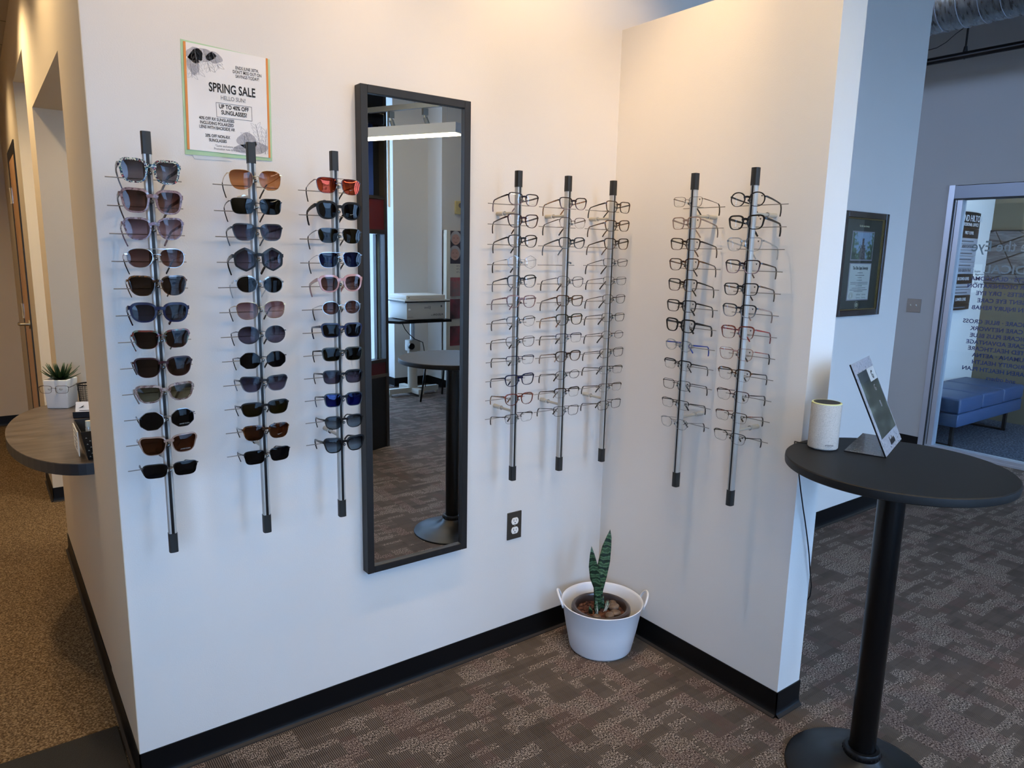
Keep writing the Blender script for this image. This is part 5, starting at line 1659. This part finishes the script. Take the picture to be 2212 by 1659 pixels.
t = thing('card_holder', 'dark business card holder full of white cards on the counter', 'card holder', (-1.80, 1.33, CT), math.radians(-20))
b = NB(); rbox(b, (-0.052, -0.020, 0.0), (0.052, 0.030, 0.012), 0.003); box(b, (-0.052, -0.020, 0.010), (0.052, -0.015, 0.028)); box(b, (-0.052, 0.026, 0.010), (0.052, 0.030, 0.055)); obj('tray', b, m_black, t)
t2 = thing('business_cards', 'stack of white business cards standing in the dark holder', 'cards', (-1.80, 1.33, CT + 0.0125), math.radians(-20))
b = NB(); prism(b, [(-0.012, 0.0), (0.008, 0.0), (0.024, 0.052), (0.012, 0.054)], -0.045, 0.045, 'x'); obj('card_stack', b, M('card_white', 'efece4', 0.6), t2)
b = NB(); box(b, (-0.03, -0.0145 + 0.010, 0.018), (0.035, -0.0135 + 0.010, 0.020)); box(b, (-0.03, -0.0145 + 0.008, 0.011), (0.02, -0.0135 + 0.008, 0.013)); prism(b, [(-0.034, 0.028), (-0.010, 0.042), (-0.016, 0.034), (-0.008, 0.034)], -0.001, 0.0, 'y'); obj('card_print', b, m_ink, t2)

t = thing('pen_cup', 'black wire mesh cup standing behind the card holder', 'cup', (-1.765, 1.60, CT))
b = NB()
for i in range(22):
    a = 2 * PI * i / 22
    tube(b, [(0.036 * math.cos(a), 0.036 * math.sin(a), 0.0), (0.041 * math.cos(a), 0.041 * math.sin(a), 0.10)], 0.0009, 4)
for j in range(12):
    z = 0.004 + j * 0.0085
    tube(b, [((0.036 + 0.005 * z / 0.1) * math.cos(a), (0.036 + 0.005 * z / 0.1) * math.sin(a), z) for a in [2 * PI * i / 22 for i in range(22)]], 0.0008, 4, closed=True)
tube(b, [(0.0415 * math.cos(a), 0.0415 * math.sin(a), 0.101) for a in [2 * PI * i / 26 for i in range(26)]], 0.003, 6, closed=True)
cyl(b, (0, 0, 0), (0, 0, 0.003), 0.036, seg=22)
obj('mesh_body', b, m_black, t)

# perforated basket with little bottles
t = thing('basket', 'black perforated plastic basket with a paper tag on the counter', 'basket', (-1.845, 0.70, CT))


def perf():
    m = M('perforated_black', '0c0c0d', 0.3)
    tt = NT(m)
    return m


b = NB()
x0, x1, y0, y1, hgt, w = -0.042, 0.085, -0.105, 0.105, 0.105, 0.0025
corn = [(x0, y0), (x1, y0), (x1, y1), (x0, y1)]
sp = 1.22
P0 = [(x * 0.8, y * 0.9) for x, y in corn]
P1 = [(x * sp, y * 1.05) for x, y in corn]
for off in (0, 1):
    pass
vs0 = [b.verts.new((x, y, 0.0)) for x, y in P0]; vs1 = [b.verts.new((x, y, hgt)) for x, y in P1]
vi0 = [b.verts.new((x * 0.96, y * 0.98, 0.003)) for x, y in P0]; vi1 = [b.verts.new((x * 0.96, y * 0.98, hgt)) for x, y in P1]
b.faces.new(vs0[::-1]); b.faces.new(vi0)
for i in range(4):
    j = (i + 1) % 4
    b.faces.new((vs0[i], vs0[j], vs1[j], vs1[i])); b.faces.new((vi0[j], vi0[i], vi1[i], vi1[j])); b.faces.new((vs1[i], vs1[j], vi1[j], vi1[i]))
obj('basket_body', b, perf(), t)
b = NB()
for face in range(4):
    A0, A1 = Vector((*P0[face], 0)), Vector((*P0[(face + 1) % 4], 0))
    B0, B1 = Vector((*P1[face], hgt)), Vector((*P1[(face + 1) % 4], hgt))
    nn = (A1 - A0).cross(B0 - A0).normalized()
    nc = 5 if face % 2 == 0 else 9
    for r_ in range(7):
        for c_ in range(nc):
            u = (c_ + 0.5 + (0.25 if r_ % 2 else -0.1)) / nc
            v_ = 0.12 + 0.11 * r_
            p = (A0.lerp(A1, u)).lerp(B0.lerp(B1, u), v_) + nn * 0.0004
            q1, q2 = (A1 - A0).normalized(), (B0 - A0).normalized()
            sz = 0.0032
            tri = [p + q2 * sz, p - q1 * sz - q2 * sz * 0.6, p + q1 * sz - q2 * sz * 0.6]
            b.faces.new([b.verts.new(x) for x in tri])
obj('holes', b, M('hole_light', '9a9a92', 0.6), t)
b = NB(); prism(b, [(-0.075, 0.012), (0.070, 0.020), (0.068, 0.102), (-0.072, 0.098)], -0.058, -0.056, 'x'); o = obj('paper_tag', b, M('tag_paper', 'e6e2d6', 0.7), t)
b = NB()
for i, z in enumerate((0.088, 0.076, 0.060, 0.046, 0.036, 0.028)):
    box(b, (-0.0588, -0.05 + 0.004 * i, z), (-0.0581, 0.045 - 0.006 * i, z + 0.0035))
obj('tag_print', b, m_inkg, o)
for i, (x, y, hh2, lb) in enumerate(((-1.838, 0.655, 0.150, 'tallest clear bottle standing in the black basket'), (-1.815, 0.69, 0.135, 'clear bottle behind the tallest one in the basket'), (-1.86, 0.700, 0.115, 'short pale bottle at the left of the basket'), (-1.835, 0.735, 0.118, 'short pale bottle at the back of the basket'))):
    o = thing('small_bottle', lb, 'bottle', (x, y, CT + 0.004), 0, 'little bottles in the basket')
    b = NB(); lathe(b, [(0, 0), (0.0105, 0), (0.011, 0.003), (0.011, hh2 * 0.78), (0.008, hh2 * 0.84), (0.0, hh2 * 0.84)], seg=16); obj('bottle_body', b, M('bottle_clear', 'c9c8bd', 0.12, coat=0.6), o, smooth='auto')
    b = NB(); cyl(b, (0, 0, hh2 * 0.82), (0, 0, hh2), 0.0105, 0.0098, seg=16); obj('cap', b, M('cap_ivory', 'd8d2b8', 0.35), o, smooth='auto')

# door in the corridor wall
d2 = bpy.data.objects.new('door_2', None); C.objects.link(d2); d2['kind'] = 'structure'
m_oak = pattern('door_maple', [(0.3, 'c08e5c'), (0.7, 'd0a06c')], 8.0, 3.0, rough=0.4, vec_scale=(6, 6, 0.6))
b = NB()
box(b, (WL - 0.006, 3.46, 0), (WL + 0.10, 3.55, 2.235)); box(b, (WL - 0.006, 4.28, 0), (WL + 0.10, 4.39, 2.235)); box(b, (WL - 0.006, 3.55, 2.165), (WL + 0.10, 4.28, 2.235))
obj('door_frame', b, M('door_frame_black', '15120f', 0.4), d2)
b = NB(); box(b, (WL - 0.003, 3.551, 0.006), (WL + 0.045, 4.279, 2.164)); obj('leaf', b, m_oak, d2)
for z in (0.3, 1.10, 1.93):
    b = NB(); cyl(b, (WL - 0.012, 4.275, z - 0.055), (WL - 0.012, 4.275, z + 0.055), 0.009, seg=10); box(b, (WL - 0.006, 4.23, z - 0.055), (WL + 0.002, 4.275, z + 0.055)); obj('hinge', b, m_chrome, d2, smooth='auto')
b = NB(); cyl(b, (WL + 0.005, 3.61, 1.06), (WL - 0.012, 3.61, 1.06), 0.032, seg=24); cyl(b, (WL - 0.01, 3.61, 1.06), (WL - 0.06, 3.61, 1.06), 0.011, seg=14); tube(b, [(WL - 0.058, 3.61, 1.06), (WL - 0.064, 3.61, 1.06), (WL - 0.062, 3.70, 1.06)], 0.0095, 10); obj('lever', b, M('nickel', 'b3a88f', 0.28, metal=1.0), d2, smooth='auto')
b = NB(); rbox(b, (-3.25, -0.9, 0.0), (-1.889, 0.322, 0.010), 0.003, 1)
tag(obj('floor_mat', b, carpet_speckled('mat_black', [(0.3, '0c0c0c'), (0.7, '1d1c1b')], 300.0)), 'black entrance mat at the corner of the corridor', 'mat')

# ------------------------------------------------------------------ what only the mirror shows
P_A, P_B = Vector((0.49, -2.02, 2.35)), Vector((0.13, -2.69, 2.35))
dv = (P_A - P_B).normalized()
t = thing('pendant_light', 'long white linear pendant lamp, lit below, seen in the mirror', 'pendant lamp', (P_B.x, P_B.y, 2.35), math.atan2(dv.y, dv.x))
LL = (P_A - P_B).length
b = NB(); box(b, (-0.45, -0.06, 0.008), (LL, 0.06, 0.07)); obj('housing', b, M('lamp_housing', 'd6dade', 0.45), t)
b = NB(); box(b, (-0.42, -0.045, 0.0), (LL - 0.02, 0.045, 0.010)); obj('diffuser', b, M('lamp_diffuser', 'fff4dc', 0.5, emit='fff0cf', es=30.0), t)
for x in (-0.3, LL - 0.1):
    b = NB(); cyl(b, (x, 0, 0.07), (x, 0, 1.6), 0.0015, seg=6); obj('suspension_wire', b, m_steelf, t)

for (qx, qy, lb) in ((-1.95, -2.70, 'left white linear pendant over the photographer side of the room'), (-0.95, -2.75, 'white linear pendant between the other two, behind the view')):
    t = thing('pendant_light', lb, 'pendant lamp', (qx, qy, 2.75), math.atan2(dv.y, dv.x))
    b = NB(); box(b, (0, -0.06, 0.008), (1.5, 0.06, 0.07)); obj('housing', b, M('lamp_housing'), t)
    b = NB(); box(b, (0.02, -0.045, 0.0), (1.48, 0.045, 0.010)); obj('diffuser', b, M('lamp_diffuser'), t)
    for x in (0.2, 1.3):
        b = NB(); cyl(b, (x, 0, 0.07), (x, 0, 1.2), 0.0015, seg=6); obj('suspension_wire', b, m_steelf, t)

t = thing('pendant_light', 'unseen fill pendant added high over the instrument table', 'pendant lamp', (1.0, -4.9, 3.3), math.atan2(dv.y, dv.x))  # added out of view to brighten the far end of the room
b = NB(); box(b, (0, -0.06, 0.008), (1.5, 0.06, 0.07)); obj('housing', b, M('lamp_housing'), t)
b = NB(); box(b, (0.02, -0.045, 0.0), (1.48, 0.045, 0.010)); obj('diffuser', b, M('lamp_diffuser'), t)
b = NB(); cyl(b, (0.75, 0, 0.07), (0.75, 0, 0.65), 0.0015, seg=6); obj('suspension_wire', b, m_steelf, t)

T_A, T_B = Vector((0.552, -2.371, 2.6)), Vector((0.262, -3.0, 2.6))
dv = (T_A - T_B).normalized()
ta = math.atan2(dv.y, dv.x)
t = thing('light_track', 'silver ceiling light track seen at the top of the mirror', 'light track', (T_B.x, T_B.y, 2.6), ta)
TL = (T_A - T_B).length
b = NB(); box(b, (0.0, -0.017, -0.018), (TL, 0.017, 0.018)); obj('rail', b, M('track_silver', 'b4babd', 0.35, metal=0.5), t)
b = NB(); cyl(b, (TL - 0.22, 0, 0.018), (TL - 0.22, 0, 1.35), 0.004, seg=8); obj('stem', b, m_steelf, t)
m_head = M('spot_head_silver', 'aab0ae', 0.3, metal=0.5)


def track_head(x, y, z, yaw, tilt, label, lit=False):
    """adapter, arm and a tilted lamp cup; hangs at (x,y,z) from a track"""
    h_ = thing('track_spotlight', label, 'spotlight', (x, y, z), yaw, 'track spotlights')
    b = NB(); box(b, (-0.02, -0.012, -0.045), (0.02, 0.012, 0.0)); cyl(b, (0, 0, -0.045), (0, 0, -0.06), 0.010, seg=10); obj('adapter', b, m_head, h_)
    d = Vector((math.sin(tilt), 0, -math.cos(tilt)))
    p0 = Vector((0, 0, -0.058))
    b = NB(); cyl(b, p0, p0 + d * 0.055, 0.016, 0.018, seg=16); cyl(b, p0 + d * 0.055, p0 + d * 0.095, 0.018, 0.032, seg=20); cyl(b, p0 + d * 0.095, p0 + d * 0.102, 0.034, seg=20, caps=False); obj('lamp_cup', b, m_head, h_, smooth='auto')
    b = NB(); cyl(b, p0 + d * 0.096, p0 + d * 0.098, 0.030, seg=20)
    obj('bulb_face', b, M('bulb_lit', 'fff0d8', 0.4, emit='ffd9a0', es=30.0) if lit else M('bulb_dark', '3a3836', 0.2), h_)
    return h_


hA = Vector((0.502, -2.5016, 2.58)); hB = Vector((0.3775, -2.771, 2.58))
track_head(hA.x, hA.y, hA.z, ta - 1.2, 0.45, 'unlit silver track spotlight in the mirror, the right one')
track_head(hB.x, hB.y, hB.z, ta - 1.2, 0.35, 'unlit silver track spotlight in the mirror, the left one')

b = NB(); rbox(b, (-0.20, -0.06, -0.045), (0.06, 0.0, 0.045), 0.02, 4)
o = obj('wall_speaker', b, m_black, smooth='auto')
o.location = (0.395, -2.995, 2.565); o.rotation_euler = (0, 0, ang)
tag(o, 'rounded black box high on the window wall, seen in the mirror', 'speaker')

# instrument table
t = thing('instrument_table', 'height-adjustable table with black top holding the instrument, in the mirror', 'table', (1.72, -4.93, 0), 0.0)
b = NB(); prism(b, [(-0.37, 0.10), (-0.28, 0.23), (0.37, 0.23), (0.37, -0.22), (-0.37, -0.22)], 0.828, 0.856, 'z'); obj('tabletop', b, m_black, t)
b = NB(); cyl(b, (0.0, 0.0, 0.60), (0, 0, 0.83), 0.026, seg=18); obj('lift_column', b, M('column_silver', 'c8cdd0', 0.25, metal=0.6), t, smooth='auto')
b = NB(); cyl(b, (0.0, 0.0, 0.06), (0, 0, 0.60), 0.055, seg=20); rbox(b, (-0.07, -0.05, 0.50), (0.07, 0.06, 0.62), 0.01); obj('pillar', b, M('table_beige', 'bdb8ab', 0.45), t, smooth='auto')
b = NB(); cyl(b, (-0.06, 0.07, 0.56), (-0.06, 0.10, 0.56), 0.035, seg=18); obj('knob', b, m_black, t, smooth='auto')
b = NB()
box(b, (-0.30, -0.03, 0.03), (0.32, 0.03, 0.085)); box(b, (-0.035, -0.26, 0.03), (0.035, 0.20, 0.085))
for x, y in ((-0.28, 0), (0.30, 0), (0, -0.24), (0, 0.18)):
    cyl(b, (x, y, 0.0), (x, y, 0.035), 0.016, seg=10)
obj('cross_base', b, M('table_beige'), t)
t = thing('eye_instrument', 'beige boxed eye-testing instrument with overhanging lid, seen in the mirror', 'instrument', (1.78, -4.93, 0.856), 0.0)
m_inst = M('instrument_beige', 'd9d4c8', 0.4)
b = NB(); rbox(b, (-0.235, -0.20, 0.008), (0.245, 0.20, 0.195), 0.006); obj('body', b, m_inst, t, smooth='auto')
b = NB(); box(b, (-0.27, -0.22, 0.195), (0.29, 0.225, 0.205)); obj('lid_gap', b, m_black, t)
b = NB(); rbox(b, (-0.27, -0.22, 0.205), (0.29, 0.225, 0.222), 0.004); rbox(b, (-0.24, -0.2, 0.222), (0.245, 0.20, 0.272), 0.01); obj('lid', b, m_inst, t, smooth='auto')
b = NB(); ball(b, (-0.205, 0.205, 0.115), 0.016, 1, 0.8, 1); obj('knob', b, m_white, t, smooth=True)
b = NB(); cyl(b, (-0.21, 0.20, 0.248), (-0.21, 0.204, 0.248), 0.006, seg=10); box(b, (-0.225, 0.2, 0.035), (-0.16, 0.2008, 0.038)); box(b, (0.185, 0.2, 0.135), (0.205, 0.2008, 0.158)); obj('marks', b, m_inkg, t)
RB = (PI / 2, 0, PI)
text('lettering', 'FUSION', 0.030, (0.215, 0.2008, 0.045), RB, m_ink, t, 'LEFT', 0.0004, 0.0006, spacing=1.25)
text('lettering', 'uv', 0.026, (0.085, 0.2008, 0.045), RB, m_inkg, t, 'LEFT', 0.0004)
text('lettering', '§Sios', 0.040, (0.06, 0.2008, 0.125), RB, m_inkg, t, 'LEFT', 0.0004)
b = NB(); tube(b, [(1.50, -4.75, 0.83), (1.55, -4.78, 0.76), (1.62, -4.82, 0.70), (1.70, -4.84, 0.64), (1.79, -4.82, 0.60), (1.81, -4.80, 0.45), (1.80, -4.78, 0.10)], 0.005, 6)
tag(obj('power_cord', b, m_black, smooth=True), 'black cord looping under the instrument table, seen in the mirror', 'cord')


def chair(x, y, rz, label):
    c = thing('mesh_chair', label, 'chair', (x, y, 0), rz, 'black mesh chairs')
    b = NB(); rbox(b, (-0.24, -0.24, 0.42), (0.24, 0.24, 0.48), 0.02); obj('seat', b, m_blackm, c, smooth='auto')
    bk = NB()
    R1 = []
    for i in range(9):
        u = -0.23 + 0.46 * i / 8
        yb = -0.24 - 0.05 * (1 - (u / 0.23) ** 2)
        R1.append([(u * (1.0 - 0.12 * k / 5), yb - 0.03 * k / 5, 0.50 + 0.40 * k / 5) for k in range(6)])
    V = [[bk.verts.new(p) for p in r] for r in R1]
    for i in range(8):
        for k in range(5):
            bk.faces.new((V[i][k], V[i + 1][k], V[i + 1][k + 1], V[i][k + 1]))
    o = obj('mesh_back', bk, M('chair_mesh', '191a1d', 0.6), c)
    md = o.modifiers.new('s', 'SOLIDIFY'); md.thickness = 0.004
    edge = R1[0] + [R1[i][5] for i in range(1, 8)] + R1[8][::-1] + [R1[i][0] for i in range(7, 0, -1)]
    b = NB(); tube(b, edge, 0.012, 8, closed=True); obj('back_frame', b, m_black, c, smooth=True)
    for sx in (-1, 1):
        for sy in (-1, 1):
            b = NB(); tube(b, [(0.21 * sx, 0.20 * sy, 0.43), (0.245 * sx, 0.25 * sy, 0.0)], 0.011, 8); obj('leg', b, m_black, c, smooth=True)
    return c


chair(1.93, -4.43, 2.6, 'black mesh-backed chair in front of the instrument table, in the mirror')
chair(2.62, -4.40, 2.9, 'second black mesh chair, at the right edge of the mirror')

# poster rack and thermostat on the far wall
t = thing('brochure_rack', 'white brochure rack with printed posters, seen at the mirror edge', 'brochure rack', (2.46, -5.117, 0.10), PI)
m_rk = M('rack_cream', 'e2dccb', 0.5)
b = NB(); box(b, (-0.26, -0.02, 0.0), (0.24, 0.0, 1.74)); box(b, (0.19, -0.09, 0.0), (0.24, 0.0, 1.74)); obj('board', b, m_rk, t)
m_ph1 = pattern('poster_red', [(0.3, '7f7c7c'), (0.5, 'b07070'), (0.65, 'b03a44')], 7.0, 3.0, rough=0.4)
m_ph2 = pattern('poster_dim', [(0.3, '3a3034'), (0.5, '75494f'), (0.65, '9a4650')], 6.0, 3.0, rough=0.4)
for z0, z1, mt in ((1.36, 1.735, M('photo_ground', '4a4450', 0.5)), (1.205, 1.36, m_rk), (0.985, 1.20, m_ph1), (0.72, 0.95, m_ph2), (0.40, 0.63, m_ph2)):
    b = NB(); box(b, (-0.25, -0.045, z0), (0.185, -0.021, z1)); obj('printed_panel', b, mt, t)
m_face = M('photo_skin', 'c9a193', 0.5)
m_hair = M('photo_grey_hair', 'b7b3b5', 0.5)
for x, z, r_ in ((0.09, 1.645, 0.062), (0.10, 1.475, 0.066)):
    b = NB(); prism(b, [(x + r_ * 1.15 * math.cos(a), z + 0.012 + r_ * 1.25 * math.sin(a)) for a in [2 * PI * i / 20 for i in range(20)]], -0.0465, -0.0455, 'y'); obj('printed_hair', b, m_hair, t)
    b = NB(); prism(b, [(x + r_ * 0.85 * math.cos(a), z - 0.008 + r_ * math.sin(a)) for a in [2 * PI * i / 20 for i in range(20)]], -0.0475, -0.0465, 'y'); obj('printed_face', b, m_face, t)
    b = NB()
    for s in (-1, 1):
        box(b, (x + s * 0.024 - 0.008, -0.0482, z + 0.006), (x + s * 0.024 + 0.008, -0.0474, z + 0.010))
    tube(b, [(x - 0.02 + 0.005 * i, -0.048, z - 0.034 - 0.008 * math.sin(PI * i / 8)) for i in range(9)], 0.002, 4)
    obj('printed_features', b, M('photo_dark', '5a3436', 0.5), t)
for z in (1.325, 1.29, 1.255):
    text('lettering', 'EYE HEALTH', 0.028, (0.0, -0.0465, z), (PI / 2, 0, 0), m_inkg, t, ext=0.0003)
t = thing('thermostat', 'beige thermostat on the far wall at the mirror right edge', 'thermostat', (2.44, -5.12, 2.10), PI)
b = NB(); rbox(b, (-0.06, -0.03, -0.075), (0.06, 0, 0.075), 0.006); obj('case', b, M('thermostat_ivory', 'cdbb84', 0.5), t, smooth='auto')
b = NB(); cyl(b, (-0.005, -0.034, 0.025), (-0.005, -0.03, 0.025), 0.028, seg=20); obj('dial', b, m_inkg, t, smooth='auto')

# ------------------------------------------------------------------ the lamps that light the display walls (on tracks above the frame)
t = thing('light_track', 'ceiling light track running along the display wall, above the frame', 'light track', (-2.0, -0.75, 3.35))
b = NB(); box(b, (0.0, -0.017, -0.018), (1.75, 0.017, 0.018)); obj('rail', b, M('track_silver'), t)
b = NB(); cyl(b, (0.3, 0, 0.018), (0.3, 0, 0.60), 0.004, seg=8); cyl(b, (1.5, 0, 0.018), (1.5, 0, 0.60), 0.004, seg=8); obj('stem', b, m_steelf, t)
SPOTS = [((-1.80, -0.75), (-1.50, 0.0, 1.7), 28, 75), ((-1.40, -0.75), (-1.30, 0.0, 1.75), 24, 70), ((-0.95, -0.75), (-0.62, 0.0, 1.9), 34, 75),
         ((-0.50, -0.75), (-0.20, 0.0, 1.95), 40, 75), ((-0.88, -0.70), (0.0, -0.58, 1.75), 46, 65)]
for i, ((x, y), tg, pw, an) in enumerate(SPOTS):
    dx, dy, dz = tg[0] - x, tg[1] - y, tg[2] - 3.25
    yaw = math.atan2(dy, dx)
    tilt = math.atan2(math.hypot(dx, dy), -dz)
    hd = track_head(x, y, 3.33, yaw, tilt, 'lit track spotlight above the display wall, aimed at the glasses, number %s along the track' % ('one', 'two', 'three', 'four', 'five', 'six', 'seven', 'eight')[i], lit=True)
    d = Vector((dx, dy, dz)).normalized()
    p0 = Vector((x, y, 3.33 - 0.058)) + d * 0.108
    spot('spot_lamp', p0, tg, pw, WARM, an, 0.7, 0.010)
t = thing('back_room_fill_lamp', 'unseen fill lamp added in the room behind the counter opening', 'ceiling lamp', (-1.0, 1.75, 2.70), 0)  # added unseen lamp that brightens the wall inside the corridor doorway
b = NB(); box(b, (-0.25, -0.25, 0.0), (0.25, 0.25, 0.06)); cyl(b, (0, 0, 0.06), (0, 0, 1.25), 0.01, seg=8); obj('housing', b, M('lamp_housing'), t)
b = NB(); box(b, (-0.24, -0.24, -0.012), (0.24, 0.24, 0.0)); obj('diffuser', b, M('lamp_diffuser'), t)
# recessed cans in the corridor
for i, (x, y, pw) in enumerate(((-2.25, 0.75, 45), (-2.25, 1.95, 75), (-2.4, 3.6, 45))):
    t = thing('ceiling_downlight', ('recessed corridor downlight nearest the display wall', 'recessed corridor downlight above the counter end', 'recessed corridor downlight nearest the corridor door')[i], 'downlight', (x, y, 2.83), 0, 'corridor downlights')
    b = NB(); lathe(b, [(0.055, -0.001), (0.075, -0.001), (0.075, -0.006), (0.055, -0.006)], seg=28); obj('trim_ring', b, m_white, t)
    b = NB(); cyl(b, (0, 0, -0.003), (0, 0, -0.001), 0.055, seg=24); obj('lens', b, M('can_lit', 'fff0d8', 0.4, emit='ffd9a0', es=12.0), t)
    spot('can_lamp', (x, y, 2.815), (x, y, 0), pw, (1.0, 0.76, 0.46), 140, 0.5, 0.05)
